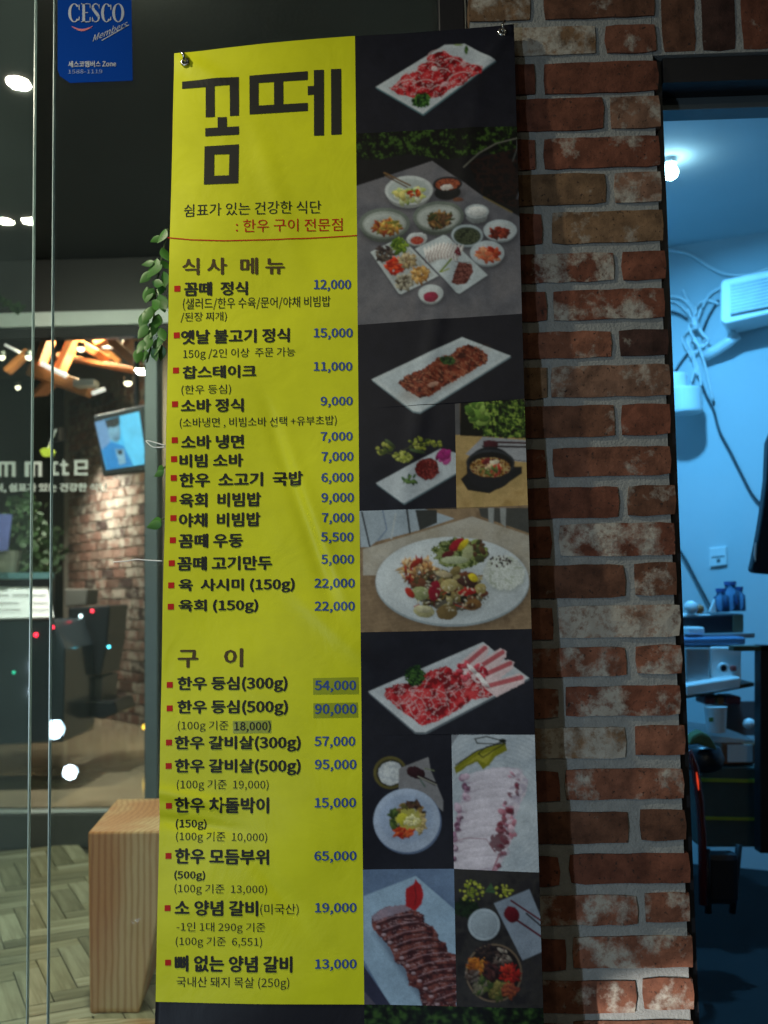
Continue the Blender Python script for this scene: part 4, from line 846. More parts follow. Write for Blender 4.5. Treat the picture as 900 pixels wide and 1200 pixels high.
def p10(p):
    p.tex(np.ones(p.X.shape), ((96, 118, 152), (110, 134, 168)), 80, 3, 1); pl = p.pmask([(60, 150), (290, 62), (470, 215), (470, 640), (180, 640), (60, 430)]); p.put(pl, (158, 186, 212)); p.put(pl*(np.abs(((p.Y*.93+p.X*.37)/5) % 2-1) < .4)*p.sm(p.Y-260)*.4, (132, 160, 190))
    p.poly([(50, 440), (185, 640), (50, 640)], (52, 54, 78)); p.poly([(55, 560), (120, 640), (50, 640)], (110, 105, 120), .6)
    p.poly([(100, 310), (330, 640), (470, 640), (470, 420)], (70, 80, 105), .6, soft=26)
    m = p.pmask([(95, 240), (150, 200), (240, 188), (325, 230), (330, 265), (365, 285), (385, 310), (390, 340), (425, 355), (430, 395), (470, 405), (470, 640), (320, 640), (300, 560), (260, 545), (245, 470), (200, 440), (180, 380), (135, 330), (98, 290)], 6, 2); p.meat(m, 17, 22, ((62, 28, 34), (96, 48, 48), (128, 72, 66)), (175, 140, 145), .035, 10, 3)
    for k_ in range(11):
        x, y = 100+k_*26, 268+k_*34; p.line([(x+20, y+10), (x+90, y-18), (x+170, y-34+k_*2), (x+210, y-20)], 9, (50, 20, 26), .8); p.line([(x+18, y-2), (x+90, y-30), (x+175, y-42)], 4, (170, 140, 150), .6); p.ell(x+24, y+18, 10, 7, 0, (190, 165, 175), .7)
    p.poly([(95, 240), (150, 200), (240, 188), (300, 200), (170, 240), (105, 262)], (155, 145, 165), .7, 5); p.poly([(245, 195), (245, 120), (275, 100), (288, 78), (312, 100), (325, 140), (315, 185), (290, 212)], (165, 22, 28), 1, 4, 5); p.line([(285, 110), (292, 150), (285, 190)], 5, (110, 12, 20))
def p11(p):
    p.tex(np.ones(p.X.shape), ((36, 34, 38), (52, 50, 50), (44, 42, 46)), 60, 3, 1); p.leaves(p.emask(510, 200, 60, 40, 0, .4, 3), 3, 14, ((14, 24, 16), (30, 50, 28)))
    p.scatter(535, 125, 55, 45, 46, 6, [(140, 150, 45), (175, 180, 70), (110, 125, 40)], 2); p.scatter(680, 125, 45, 25, 20, 6, [(140, 150, 45), (170, 175, 70)], 3); p.poly([(590, 130), (620, 90), (640, 135)], (60, 90, 60)); p.line([(490, 120), (560, 130), (700, 110)], 3, (60, 65, 35))
    p.ell(592, 278, 73, 72, 0, (28, 30, 34), .8, soft=12); p.ell(589, 273, 70, 70, 0, (170, 184, 196)); p.ell(589, 273, 58, 58, 0, (142, 156, 170)); p.ell(589, 273, 55, 55, 0, (160, 174, 186))
    p.poly([(632, 180), (788, 118), (850, 270), (850, 390), (758, 430)], (135, 148, 165)); p.ell(710, 228, 32, 38, -35, (95, 20, 32)); p.line([(735, 255), (845, 330)], 9, (85, 18, 30)); p.line([(708, 168), (845, 260)], 8, (90, 20, 30)); p.line([(775, 225), (845, 285)], 7, (30, 20, 24))
    for k_ in range(6): p.line([(740, 360+k_*9), (800, 342+k_*9)], 1.5, (105, 118, 136), .8)
    p.ell(632, 485, 124, 128, 0, (112, 96, 80)); p.ell(632, 485, 116, 120, 0, (30, 24, 26))
    for (x, y, r, cs) in [(560, 455, 40, [(165, 95, 30), (190, 125, 50), (140, 75, 30)]), (668, 420, 38, [(150, 140, 130), (90, 75, 70), (50, 40, 40)]), (700, 490, 44, [(150, 28, 24), (180, 50, 35), (120, 22, 22)]), (655, 560, 46, [(90, 85, 40), (120, 110, 60), (70, 80, 40)]), (575, 540, 42, [(50, 70, 35), (80, 90, 45), (100, 95, 80)]), (620, 480, 38, [(40, 22, 26), (60, 30, 30), (75, 45, 45)]), (600, 400, 36, [(35, 28, 32), (55, 42, 40)]), (700, 560, 30, [(110, 50, 40), (140, 70, 45)]), (535, 500, 24, [(110, 100, 95), (70, 55, 50)])]: p.scatter(x, y, r, r*.85, 50, 6, cs, x, 2.8)
def p12(p): p.leaves(np.ones(p.X.shape), 44, 22, ((8, 12, 14), (12, 22, 16), (28, 52, 26), (60, 92, 40)))
xr = 533
photo([(Lx(42), 42.4), (Rx(30)-.3, 30.4), (Rx(149)-.3, 149), (Lx(156), 156)], 410, 30, 4.0909, NAVY, p1, 'printed photo of marbled raw beef slices on a white plate')
photo([(Lx(156), 156), (Rx(149)-.3, 149), (Rx(367)-.3, 367), (Lx(381), 381)], 410, 190, 4.0909, NAVY, p2, 'printed photo of a table spread with side dishes')
photo([(Lx(381), 381), (Rx(367)-.3, 367), (Rx(467)-.3, 467), (Lx(480), 480)], 410, 370, 3.913, NAVY, p3, 'printed photo of marinated ribs on a long plate')
photo([(Lx(480), 480), (533, 473.6), (535, 596.5), (Lx(599), 599)], 410, 370, 3.913, NAVY, lambda p: (p3(p), p4(p)), 'printed photo of a raw beef patty with orchid petals')
photo([(533, 473.6), (Rx(467)-.3, 467), (Rx(592)-.3, 592), (535, 596.5)], 410, 370, 3.913, (170, 140, 90), p5, 'printed photo of a black hot pot on a wooden table')
photo([(Lx(599), 599), (Rx(592)-.3, 592), (Rx(737)-.3, 737), (Lx(741), 741)], 410, 590, 3.913, (140, 120, 95), p6, 'printed photo of chopped steak, salad and rice')
photo([(Lx(741), 741), (Rx(737)-.3, 737), (Rx(861)-.3, 861), (Lx(862), 862)], 410, 590, 3.913, NAVY, p7, 'printed photo of raw meat cuts with parsley')
def p8b(p): p.poly([(300-1040*0, -40), (250, -3), (335, 36), (420, -10)], PLATE); p8(p)
photo([(Lx(862), 862), (529, 860.3), (532, 1018), (Lx(1019), 1019)], 410, 850, 3.75, NAVY, p8, 'printed photo of mixed rice in a pale blue bowl')
photo([(529, 860.3), (Rx(861)-.3, 861), (Rx(1023)-.3, 1022), (532, 1018)], 410, 850, 3.75, (190, 200, 212), p9, 'printed photo of sliced boiled octopus')
photo([(Lx(1019), 1019), (532, 1018), (535, 1179), (Lx(1178), 1178)], 410, 1010, 3.75, (110, 130, 165), p10, 'printed photo of grilled seasoned ribs on a ridged plate')
photo([(532, 1018), (Rx(1022)-.3, 1022), (Rx(1180)-.3, 1180), (535, 1179)], 410, 1010, 3.75, (45, 44, 46), p11, 'printed photo of a vegetable rice bowl with spoon')
photo([(Lx(1178), 1178), (Rx(1180)-.3, 1180), (Rx(1285)-.3, 1285), (Lx(1285), 1285)], 410, 1010, 3.75, (20, 26, 22), p12, 'dark leafy strip printed along the lower end', 1.6)

# ---- eyelets, hooks and ties
for (x, y, lb) in ((217.5, 74, 'l'), (588.5, 40.5, 'r')):
    c = bsurf(x, y, .0015); ax = np.array([[1, 0, 0], np.cross(BN, [1.0, 0, 0]), BN])
    e = MB().lathe(c, [(.0035, 0), (.0035, .0015), (.0048, .0028), (.0072, .0022), (.0085, 0)], 20, ax).build('eyelet', M_chrome, ban, smooth=True)
    top = c+np.array([-.006 if lb == 'l' else .004, .002, .016])
    MB().tube([c+BN*-.004, c+BN*.009+[0, 0, .001], c+BN*.010+[-.001, 0, .008], top+BN*.008, top+BN*-.002+[0, 0, .004]], .0024, 8).build('hook', M_chrome, e, smooth=True)
def wire(name, pts, r, m, label, cat, group=None):
    # smooth polyline
    P = [np.array(p, float) for p in pts]; out = []
    for i in range(len(P)-1):
        a, b, c, d = P[max(i-1, 0)], P[i], P[i+1], P[min(i+2, len(P)-1)]
        for k_ in range(6):
            t = k_/6; out.append(.5*((2*b)+(-a+c)*t+(2*a-5*b+4*c-d)*t*t+(-a+3*b-3*c+d)*t**3))
    out.append(P[-1]); o = MB().tube(out, r, 6).build(name, m, None, smooth=True); tag(o, label, cat, group); return o
wy = 1.80
wire('cable_tie', [atY(193, 524, wy), atY(180, 524, wy), atY(173, 519, wy), atY(171.5, 516.5, wy), atY(178, 517.5, wy), atY(193, 522, wy)], .0011, M_white, 'white looped cable tie sticking out behind the banner beside the television', 'cable tie')
wire('cable_tie', [atY(190, 657.5, wy), atY(172, 656.5, wy), atY(160, 655.5, wy), atY(148, 657.5, wy), atY(133, 658.5, wy)], .0011, M_white, 'straight white cable tie sticking out left of the banner below the round leaf', 'cable tie')

# ---- convert all lettering
def cesco_surf(a, b): return atY(a, b, GY_B-.0085)
def inner_surf(a, b): return atY(a, b, FY-.008)
M_letter = mat('white_lettering', (.85, .87, .88), .5, bump=0, var=.05); M_letter2 = mat('pale_sticker_ink', (.17, .21, .29), .5, bump=0, var=.05)
M_letterd = mat('faint_sticker_ink', (.03, .10, .30), .5, bump=0, var=.05)
stk = empty('door_sticker', atY(112, 50, GY_B-.007), 'blue sticker with white serif lettering stuck high on the clear glass panel', 'sticker')
M_stick = mat('blue_sticker', (.002, .030, .20), .9, bump=0, var=.08, scale=8, spec=.03)
q = [atY(x, y, GY_B-.0075) for x, y in ((67.5, -30), (153.5, -30), (155.5, 94.5), (82, 97.2), (70, 89), (67.5, 82))]
MB().prism(q, (0, .0006, 0)).build('film', M_stick, stk)
T('sticker_text', 'Members', 108.5, 32, 149.5, 40, M_letter2, .0, -.44, cesco_surf, stk, shear=.35)
T('sticker_text', '세스코멤버스 Zone', 80, 71.5, 136, 78.5, M_letter2, .01, -.01, cesco_surf, stk)
T('sticker_text', '1588-1119', 80, 81.5, 120, 86, M_letterd, .0, -.01, cesco_surf, stk)
glt = empty('window_lettering', atY(60, 560, FY-.008), 'white restaurant lettering and Korean line on the inner shop window', 'lettering')
T('lettering', '식, 쉼표가 있는 건강한 식단', -6, 566.5, 126, 577, M_letter, .016, -.004, inner_surf, glt)
tmp = []
try:
    FONT = bpy.data.fonts.load(bpy.utils.system_resource('DATAFILES', path='fonts')+'/Noto Sans CJK Regular.woff2')   # ships with Blender
except Exception:
    FONT = None
for d in TXT:
    cu = bpy.data.curves.new('t', 'FONT'); cu.body = d['s']; cu.size = 1
    if FONT: cu.font = FONT
    cu.resolution_u = 2; cu.fill_mode = 'FRONT'; cu.shear = d['shear']
    o = bpy.data.objects.new('t', cu); COL.objects.link(o); tmp.append(o)
bpy.context.view_layer.update(); dg = bpy.context.evaluated_depsgraph_get()
for d, o in zip(TXT, tmp):
    me = bpy.data.meshes.new_from_object(o.evaluated_get(dg)); n_ = len(me.vertices); v = np.empty(n_*3, np.float32); me.vertices.foreach_get('co', v); v = v.reshape(-1, 3)
    x0, y0, x1, y1 = d['b']; mn, mx_ = v.min(0), v.max(0); s_ = d['slope'] if d['slope'] is not None else sl((y0+y1)/2)
    U = (v[:, 0]-mn[0])/(mx_[0]-mn[0]); V = (mx_[1]-v[:, 1])/(mx_[1]-mn[1])
    px = x0+U*(x1-x0); py = y0+V*(y1-y0)+(px-(x0+x1)/2)*s_
    P = d['surf'](px, py)-np.array(origin(d['parent']))
    if d['bold'] > .005:
        em = (x1-x0)/(mx_[0]-mn[0]); ey = (y1-y0)/(mx_[1]-mn[1]); fs_ = [tuple(p_.vertices) for p_ in me.polygons]; V_ = []; F_ = []
        for q_, (ax_, ay_) in enumerate(((-1, 0), (1, 0), (0, -.7), (0, .7))):
            PP = d['surf'](px+ax_*d['bold']*em, py+ay_*d['bold']*ey)-np.array(origin(d['parent'])); PP = PP+BN*(q_*.00005)
            V_.append(PP); F_ += [tuple(i_+q_*n_ for i_ in f_) for f_ in fs_]
        V_ = np.concatenate(V_); bpy.data.meshes.remove(me); me = bpy.data.meshes.new(d['name']); me.from_pydata(V_.tolist(), [], F_); P = V_
    me.vertices.foreach_set('co', P.astype(np.float32).ravel()); me.update()
    me.materials.clear(); me.materials.append(d['m']); me.polygons.foreach_set('material_index', np.zeros(len(me.polygons), np.int32)); me.name = d['name']
    link(d['name'], me, d['parent'])
for o in tmp: bpy.data.objects.remove(o)
# serif word on the sticker, built letter by letter (thick stems, hairline arms)
def flatpoly(name, polys, surf, m, parent, off=(0, 0, 0)):
    mb = MB(); og = np.array(origin(parent))
    for pl in polys: mb.add([surf(np.array(x), np.array(y)) for x, y in pl], [tuple(range(len(pl)))])
    return mb.build(name, m, parent)
def Cl(x, w_, y0=4, y1=26, open_=True):
    cx, cy, ry = x+w_/2, (y0+y1)/2, (y1-y0)/2; out = []
    a0, a1 = (.75, 5.53) if open_ else (0, 6.2832); N = 22
    for i in range(N):
        a, b = a0+(a1-a0)*i/N, a0+(a1-a0)*(i+1)/N; f = lambda t, k: (cx+(w_/2 if k else w_/2-3.4+0.2)*math.cos(t), cy-(ry if k else ry-.8)*math.sin(t))
        out.append([f(a, 1), f(b, 1), f(b, 0), f(a, 0)])
    if open_: out.append([(x+w_*.86, y0+1.5), (x+w_*.95, y0+1.5), (x+w_*.95, y0+8), (x+w_*.88, y0+7)]); out.append([(x+w_*.88, y1-6), (x+w_*.95, y1-7), (x+w_*.93, y1-2.5), (x+w_*.8, y1-2)])
    return out
def El(x, w_, y0=4, y1=26): return [[(x+1.5, y0), (x+4.6, y0), (x+4.6, y1), (x+1.5, y1)], [(x, y0), (x+w_, y0), (x+w_, y0+.9), (x, y0+.9)], [(x, y1-.9), (x+w_, y1-.9), (x+w_, y1), (x, y1)], [(x+4, 14.3), (x+w_-3, 14.3), (x+w_-3, 15.2), (x+4, 15.2)], [(x+w_-1, y0), (x+w_, y0), (x+w_, y0+5.5), (x+w_-.8, y0+5.5)], [(x+w_-.8, y1-6), (x+w_, y1-6), (x+w_, y1), (x+w_-1, y1)]]
def Sl(x, w_, y0=4, y1=26):
    pts = [(.92, .22, .5), (.75, .06, .8), (.5, .01, 1), (.22, .07, 1.6), (.10, .22, 2.6), (.28, .38, 3.2), (.6, .54, 3.6), (.85, .70, 2.9), (.85, .86, 1.8), (.6, .97, 1.0), (.35, .98, .8), (.1, .84, .5)]; out = []
    P = [(x+a*w_, y0+b*(y1-y0), c) for a, b, c in pts]
    for i in range(len(P)-1):
        (a, b, c), (d, e, f) = P[i], P[i+1]; L = math.hypot(d-a, e-b); nx, ny = -(e-b)/L, (d-a)/L; out.append([(a+nx*c/2, b+ny*c/2), (d+nx*f/2, e+ny*f/2), (d-nx*f/2, e-ny*f/2), (a-nx*c/2, b-ny*c/2)])
    return out+[[(x+w_*.88, y0+1), (x+w_*.95, y0+1), (x+w_*.95, y0+7), (x+w_*.88, y0+5)], [(x+.3, y1-6), (x+1.2, y1-6), (x+1.6, y1-1), (x+.3, y1-1)]]
for pl in (Cl(80, 14), El(95, 11), Sl(107.5, 9.5), Cl(118.5, 12.5), Cl(131.5, 14, open_=False)): flatpoly('sticker_letter', pl, cesco_surf, M_letter2, stk)
sw = [(84+i*2.2, 30.5+2.2*math.sin(i/11*math.pi)*1.6) for i in range(12)]; flatpoly('red_swoosh', [[sw[i], sw[i+1], (sw[i+1][0], sw[i+1][1]+.6+1.8*math.sin((i+1)/11*math.pi)), (sw[i][0], sw[i][1]+.6+1.8*math.sin(i/11*math.pi))] for i in range(11)], cesco_surf, mat('sticker_red', (.30, .012, .05), .5, bump=0), stk)
flatpoly('underline', [[(119, 47), (151, 28.5), (151, 29.6), (119, 48)]], cesco_surf, M_letter2, stk)
# block lettering on the shop window
def R4(x0, y0, x1, y1): return [(x0, y0), (x1, y0), (x1, y1), (x0, y1)]
def let_m(x): return [R4(x, 541, x+5, 558.5), R4(x+5, 541, x+20, 544.2), R4(x+8.5, 544.2, x+12, 558.5), R4(x+16, 544.2, x+20, 558.5)]
for pl in ([R4(-2, 541, 18, 544), R4(-2, 544, 1.5, 558.5), R4(5.5, 544, 9, 558.5), R4(14, 544, 18, 558.5)], let_m(29), [R4(61.5, 541, 64.5, 557), R4(64.5, 553.5, 69, 557), R4(64.5, 541, 68, 544)], [R4(73, 539, 76.5, 557), R4(76.5, 553.5, 81, 557), R4(70.5, 543, 73, 546), R4(76.5, 543, 80, 546)],
           [R4(87, 539, 90.5, 557), R4(90.5, 539, 103, 542.2), R4(99.5, 542.2, 103, 550), R4(90.5, 547, 99.5, 550), R4(90.5, 554, 103, 557)]): flatpoly('block_letter', pl, inner_surf, M_letter, glt)
# ------------------------------------------------------------------ canopy and lamps behind the camera (some seen as reflections, some added as fill)
cz = 3.03
cn = MB().span(-6, 3, -2.6, 1.70, cz, cz+.12).build('canopy', mat('canopy_board', (.10, .10, .095), .8, var=.15, scale=4)); tag(cn, 'flat dark canopy over the entrance with small round lamps', 'canopy')
def mirror(px, py, Yg, z=None, Yv=None):
    """where a thing in front of the glass stands, whose reflection is seen at this pixel"""
    d = ray(px, py)
    if z is not None: p = CAM+d*((z-CAM[2])/d[2])
    else: p = CAM+d*((Yv-CAM[1])/d[1])
    return np.array([p[0], 2*Yg-p[1], p[2]])
for (px, py, r, wt, lb) in ((22, 96, .032, 30, 'round canopy lamp nearest to the glass front'), (6, 258, .030, 5, 'round canopy lamp of the rear pair, outer one'), (35, 258, .030, 5, 'round canopy lamp of the rear pair, inner one')):
    p = mirror(px, py, GY_A, z=cz-.004); e = empty('canopy_lamp', p, lb, 'lamp', 'round lamps in the canopy')
    MB().lathe(p, [(r*1.5, .02), (r*1.5, -.004), (r*1.15, -.006), (r*1.15, .02)], 20).build('ring', M_frame, e)
    l = disc_light(p+[0, 0, -.005], r, wt, CANOPY, p+[0, 0, -3]); l.parent = e; l.location = (0, 0, -.005)
for i_, (x_, y_, w_) in enumerate(((-.6, -.9, 7), (.95, -.5, 2), (.45, -2.3, 17))):  # unseen fill lamps added to soften the banner's shadow on the bricks
    p = np.array([x_, y_, cz-.004]); e = empty('canopy_lamp', p, ['added fill lamp above the left of the approach', 'added fill lamp above the right of the approach', 'added fill lamp at the front edge of the canopy'][i_], 'lamp', 'round lamps in the canopy')
    MB().lathe(p, [(.075, .02), (.075, -.004), (.06, -.006), (.06, .02)], 20).build('ring', M_frame, e)
    l = disc_light(p+[0, 0, -.005], .055, w_, CANOPY, p+[0, 0, -3]); l.parent = e; l.location = (0, 0, -.005)
sp = np.array([-.95, .35, .34]); tg = np.array([.37, 1.75, .645]); e = empty('ground_spotlight', (sp[0], sp[1], 0), 'small ground spotlight aimed at the foot of the brick pier', 'lamp')
d_ = N3(tg-sp); a_ = N3(np.cross(d_, [0, 0, 1.0])); b_ = np.cross(d_, a_)
MB().tube([(sp[0], sp[1], .01), sp-d_*.03], .01).build('spike', M_black, e); MB().lathe(sp-d_*.006, [(.02, -.06), (.034, -.04), (.036, .004), (.030, .004), (.030, -.01)], 18, [a_, b_, d_]).build('lamp_head', M_black, e)
sl_ = bpy.data.lights.new('lamp_light', 'SPOT'); sl_.energy = 260; sl_.spot_size = R_(11.5); sl_.spot_blend = .35; sl_.shadow_soft_size = .012; sl_.color = (1, .93, .85)
so = bpy.data.objects.new('lamp_light', sl_); COL.objects.link(so); so.location = Vector(sp)-Vector(e.location); so.parent = e; so.rotation_euler = Vector(d_).to_track_quat('-Z', 'Y').to_euler()
# terrace ceiling, with lamps added out of view to light boards and lettering
tc_ = MB().span(-6, PX0, 1.98, FY-.05, 3.02, 3.10).build('terrace_ceiling', mat('terrace_ceiling_paint', (.022, .022, .022), .8, var=.1)); tc_['kind'] = 'structure'
for i_, (x_, y_, w_) in enumerate(((-.72, 2.35, 30), (-1.9, 2.4, 24))):
    p = np.array([x_, y_, 3.015]); e = empty('terrace_fill_lamp', p, ['added terrace fill lamp above the pine block', 'added terrace fill lamp above the left of the boards'][i_], 'lamp', 'added fill lamps in the terrace ceiling')
    MB().lathe(p, [(.065, .004), (.065, -.006), (.05, -.008), (.05, .004)], 20).build('ring', M_frame, e)
    l = disc_light(p+[0, 0, -.006], .045, w_, (.95, 1.0, .74), p+[0, 1.7, -2.2], 170); l.parent = e; l.location = (0, 0, -.006)
fl = mirror(47, 780, GY_A, Yv=6.0)
e = empty('flood_lamp', (fl[0], fl[1], 0), 'cool white work lamp with two round heads on a low stand facing the entrance', 'lamp')
MB().tube([(fl[0], fl[1]-.03, .02), (fl[0], fl[1]-.03, fl[2]+.05)], .015).build('pole', M_black, e)
MB().lathe((fl[0], fl[1]-.03, .0), [(.2, 0), (.2, .02), (.03, .04)], 20).build('base', M_black, e)
for (px, py, r, wt) in ((47, 780, .042, 7.5), (43, 810, .030, 3)):
    p = mirror(px, py, GY_A, Yv=6.0); aim = np.array([.1, 1.75, .75]); d = aim-p; d /= np.linalg.norm(d); a = np.cross(d, [0, 0, 1.0]); a /= np.linalg.norm(a); b = np.cross(d, a)
    MB().lathe(p-d*.02, [(r*.5, -.05), (r*1.2, -.01), (r*1.25, .018), (r*1.1, .018), (r*1.05, .0)], 20, [a, b, d]).build('lamp_head', M_black, e)
    l = disc_light(p, r, wt, COOL, aim, 80); l.parent = e; l.location = Vector(p)-Vector(e.location)

# ------------------------------------------------------------------ things on the terrace and in the restaurant
# sawn pine block
P0b = atZ(105, 1188, DZ+.004); Yb = float(P0b[1]); f = [atY(x, y, Yb) for x, y in ((103, 975), (206, 975), (163, 1187), (105, 1188))]
f[2][2] = f[3][2] = DZ+.004; f[1][2] = f[0][2]; top = f[0][2]; bk = atZ(137, 936, top); vec = np.array([bk[0]-f[0][0], bk[1]-f[0][1], 0])
o = MB().prism(f, vec).build('wood_block', M_wood, None, .006); tag(o, 'thick sawn pine block with visible grain standing on the terrace boards', 'wood block')
q = [atZ(84, 1191.5, DZ+.03), atZ(215, 1191.5, DZ+.03)]; MBb = MB().box(((q[0][0]+q[1][0])/2, q[0][1]-.16, DZ+.017), (q[1][0]-q[0][0], .30, .026))
tag(MBb.build('wooden_board', woodmat('pale_board', (.42, .34, .2), (.6, .52, .36), 14), None, .003), 'pale flat board lying in front of the pine block at the picture bottom', 'board')
def ptile(mb, pts, Y, dep): return mb.prism([atY(x, y, Y) for x, y in pts], (0, dep, 0))
# television
tv = empty('television', atY(140, 515, 5.3), 'tilted flat television showing a blue news picture above the inner brick wall', 'television')
ptile(MB(), [(109.5, 487), (170, 474), (173.5, 551), (120, 558)], 5.30, .06).build('housing', M_blackw, tv, .006)
MB().tube([atY(160, 476, 5.34), atY(160, 400, 5.34)], .014).build('mount_pole', M_black, tv)
def tvp(p):
    p.put(np.ones(p.X.shape), (70, 190, 245)); p.put(p.pmask([(560, 830), (700, 800), (720, 1060), (600, 1060)]), (95, 205, 250)); p.put(p.pmask([(420, 840), (510, 850), (520, 960), (470, 1000), (440, 900)]), (110, 150, 195)); p.put(p.pmask([(490, 850), (560, 830), (560, 900), (510, 900)]), (14, 26, 44))
    p.ell(537, 905, 28, 48, -6, (120, 165, 190), soft=8); p.ell(530, 862, 32, 22, -10, (10, 20, 34), soft=8); p.ell(545, 930, 16, 12, 0, (90, 130, 155), soft=8); p.poly([(475, 990), (520, 950), (580, 970), (625, 1060), (500, 1090)], (20, 130, 200), 1, soft=8); p.poly([(540, 985), (580, 985), (590, 1050), (560, 1060)], (130, 175, 200), 1, soft=6); p.poly([(548, 990), (572, 988), (575, 1010), (556, 1012)], (12, 22, 40), 1, soft=6)
photo([(111, 494.5), (163, 482), (172, 543.5), (124.5, 551)], 0, 280, 4, (80, 190, 245), tvp, None, .7, lambda a, b: atY(a, b, 5.2985), tv, M_screen, 'screen')
# leaves: hanging vine beside the banner
def leaf_mesh(name, L, W, m, parent, loc, rot, bend=.25):
    mb = MB(); n = 7; v = []
    for i in range(n+1):
        t = i/n; w_ = W*math.sin(math.pi*min(1, t**.8*.96+.03))*.5; z = -bend*L*t*t
        v += [(-w_, 0.12*w_, 0), (0, 0, 0), (w_, .12*w_, 0)]; v[-3] = (-w_, z*0+.25*w_-bend*L*t*t, -L*t); v[-2] = (0, -bend*L*t*t, -L*t); v[-1] = (w_, .25*w_-bend*L*t*t, -L*t)
    fs = [(i*3+a, i*3+a+1, i*3+a+4, i*3+a+3) for i in range(n) for a in (0, 1)]
    me = bpy.data.meshes.new(name); me.from_pydata(v, [], fs); me.materials.append(m); me.polygons.foreach_set('use_smooth', [True]*len(fs))
    o = link(name, me, parent); o.location = Vector(loc)-origin(parent); o.rotation_euler = rot; return o
VY = 1.86
def vine(stem, leaves, label):
    e = empty('hanging_vine', atY(stem[0][0], stem[0][1], VY), label, 'vine')
    MB().tube([atY(x, y, VY) for x, y in stem], .0016, 6).build('stem', M_stem, e, smooth=True)
    g = random.Random(len(leaves))
    for (x, y, a, L) in leaves: leaf_mesh('leaf', L*.0013*1.1, L*.0013*.55*1.2, M_leaf, e, atY(x, y, VY-.004-g.uniform(0, .02)), (g.uniform(-.3, .3), R_(a), g.uniform(-.5, .5)), g.uniform(.05, .3))
vine([(197, 268), (190, 300), (184, 330), (180, 370), (176, 410), (172, 425)],
 [(194, 268, 20, 22), (188, 276, 50, 16), (190, 290, -20, 20), (184, 303, 5, 34), (188, 306, -60, 16), (180, 306, 70, 16), (176, 318, 40, 20), (192, 318, 0, 22), (180, 338, 30, 22), (172, 336, -10, 26), (186, 345, -20, 26), (190, 330, 10, 20), (178, 352, -45, 22), (176, 360, 20, 24), (186, 368, 10, 22), (170, 366, 15, 24), (180, 376, 5, 26), (172, 380, 30, 22), (188, 384, -15, 20), (174, 392, 5, 24), (168, 398, 20, 20), (182, 398, -10, 24), (163, 408, 8, 22), (170, 410, 0, 18), (189, 392, 20, 18), (190, 405, 10, 20), (178, 330, -70, 18), (184, 360, 60, 18), (169, 388, -30, 18), (178, 408, -20, 18)], 'green leafy vine hanging down behind the left edge of the banner')
vine([(196, 545), (190, 550), (186, 552)], [(190, 545, 40, 18), (192, 552, 60, 14)], 'tiny green sprig at the banner edge under the television')
vine([(196, 607), (188, 609)], [(189, 611, 86, 24), (190, 613, 75, 20)], 'single round green leaf poking out of the banner edge over brick')
# shrub inside behind left lettering
def shrub(px, py, Y, rx, ry, n, label, seed, m=M_leaf, zbase=None):
    g = random.Random(seed); c = atY(px, py, Y); e = empty('potted_plant', (c[0], Y, c[2]-ry/F*Y), label, 'plant'); mb = MB()
    for i in range(n):
        a, q = g.uniform(0, 6.28), math.sqrt(g.random()); p = c+np.array([q*rx/F*Y*math.cos(a), g.uniform(-.12, .12), q*ry/F*Y*math.sin(a)]); L = g.uniform(.03, .07); u = N3([g.uniform(-1, 1), g.uniform(-.5, .5), g.uniform(-1, 1)]); v = N3(np.cross(u, [g.uniform(-1, 1), 1, g.uniform(-1, 1)]))*L*.3
        mb.add([p-u*L/2, p+v, p+u*L/2, p-v], [(0, 1, 2, 3)])
    mb.build('foliage', m, e)
    base = c-np.array([0, 0, ry/F*Y]); MB().tube([base, c], .012).build('stem', M_stem, e); return e
M_dleaf = mat('dark_leaf', (.03, .07, .02), .6, var=.5, scale=25)
shrub(28, 640, 5.6, 34, 62, 420, 'dark leafy plant inside the restaurant behind the white board', 3, M_dleaf)
shrub(60, 650, 6.2, 12, 34, 60, 'small dim plant behind the right end of the white board', 5, M_dleaf)
shrub(8, 354, 4.2, 10, 4, 16, 'pale green leaves hanging at the left picture edge', 6, M_dleaf)
# counter with slanted white board
ct = empty('reception_counter', (tx(30, 5.1), 5.1, IZ), 'dark reception counter at the left edge with a teal rail', 'counter')
ptile(MB(), [(-60, 728), (62, 727), (76, 760), (74, 870), (-60, 876)], 5.15, .5).build('body', mat('dark_counter', (.045, .06, .08), .15, var=.4, scale=4), ct, .01)  # bluish grey put into the colour for the glow reflected in the glass
ptile(MB(), [(-60, 671), (62, 671), (62, 678), (-60, 679)], 5.35, .03).build('rail', mat('teal_rail', (.10, .22, .25), .4), ct)
ptile(MB(), [(-60, 679), (60, 678), (60, 727), (-60, 728)], 5.45, .05).build('back_panel', M_blackw, ct)
o = MB().prism([atY(-60, 687, 5.38), atY(56, 688, 5.38), atY(63, 723, 5.12), atY(-60, 726, 5.12)], (0, .01, -.008)).build('price_board', mat('paper_white', (.55, .57, .58), .6, var=.05)); tag(o, 'wide slanted white price sheet lying on the reception counter', 'board')
mb = MB()
for (x0, x1, y) in ((-60, 10, 697), (14, 34, 697), (38, 54, 697), (-60, 22, 706), (38, 56, 706), (-60, 24, 714), (36, 58, 714)): mb.add([atY(x0, y, 5.29-(y-697)*.0075), atY(x1, y, 5.29-(y-697)*.0075), atY(x1, y+1, 5.285-(y-697)*.0075), atY(x0, y+1, 5.285-(y-697)*.0075)], [(0, 1, 2, 3)])
l_ = mb.build('printed_lines', M_ink, o); l_['kind'] = 'stuff'
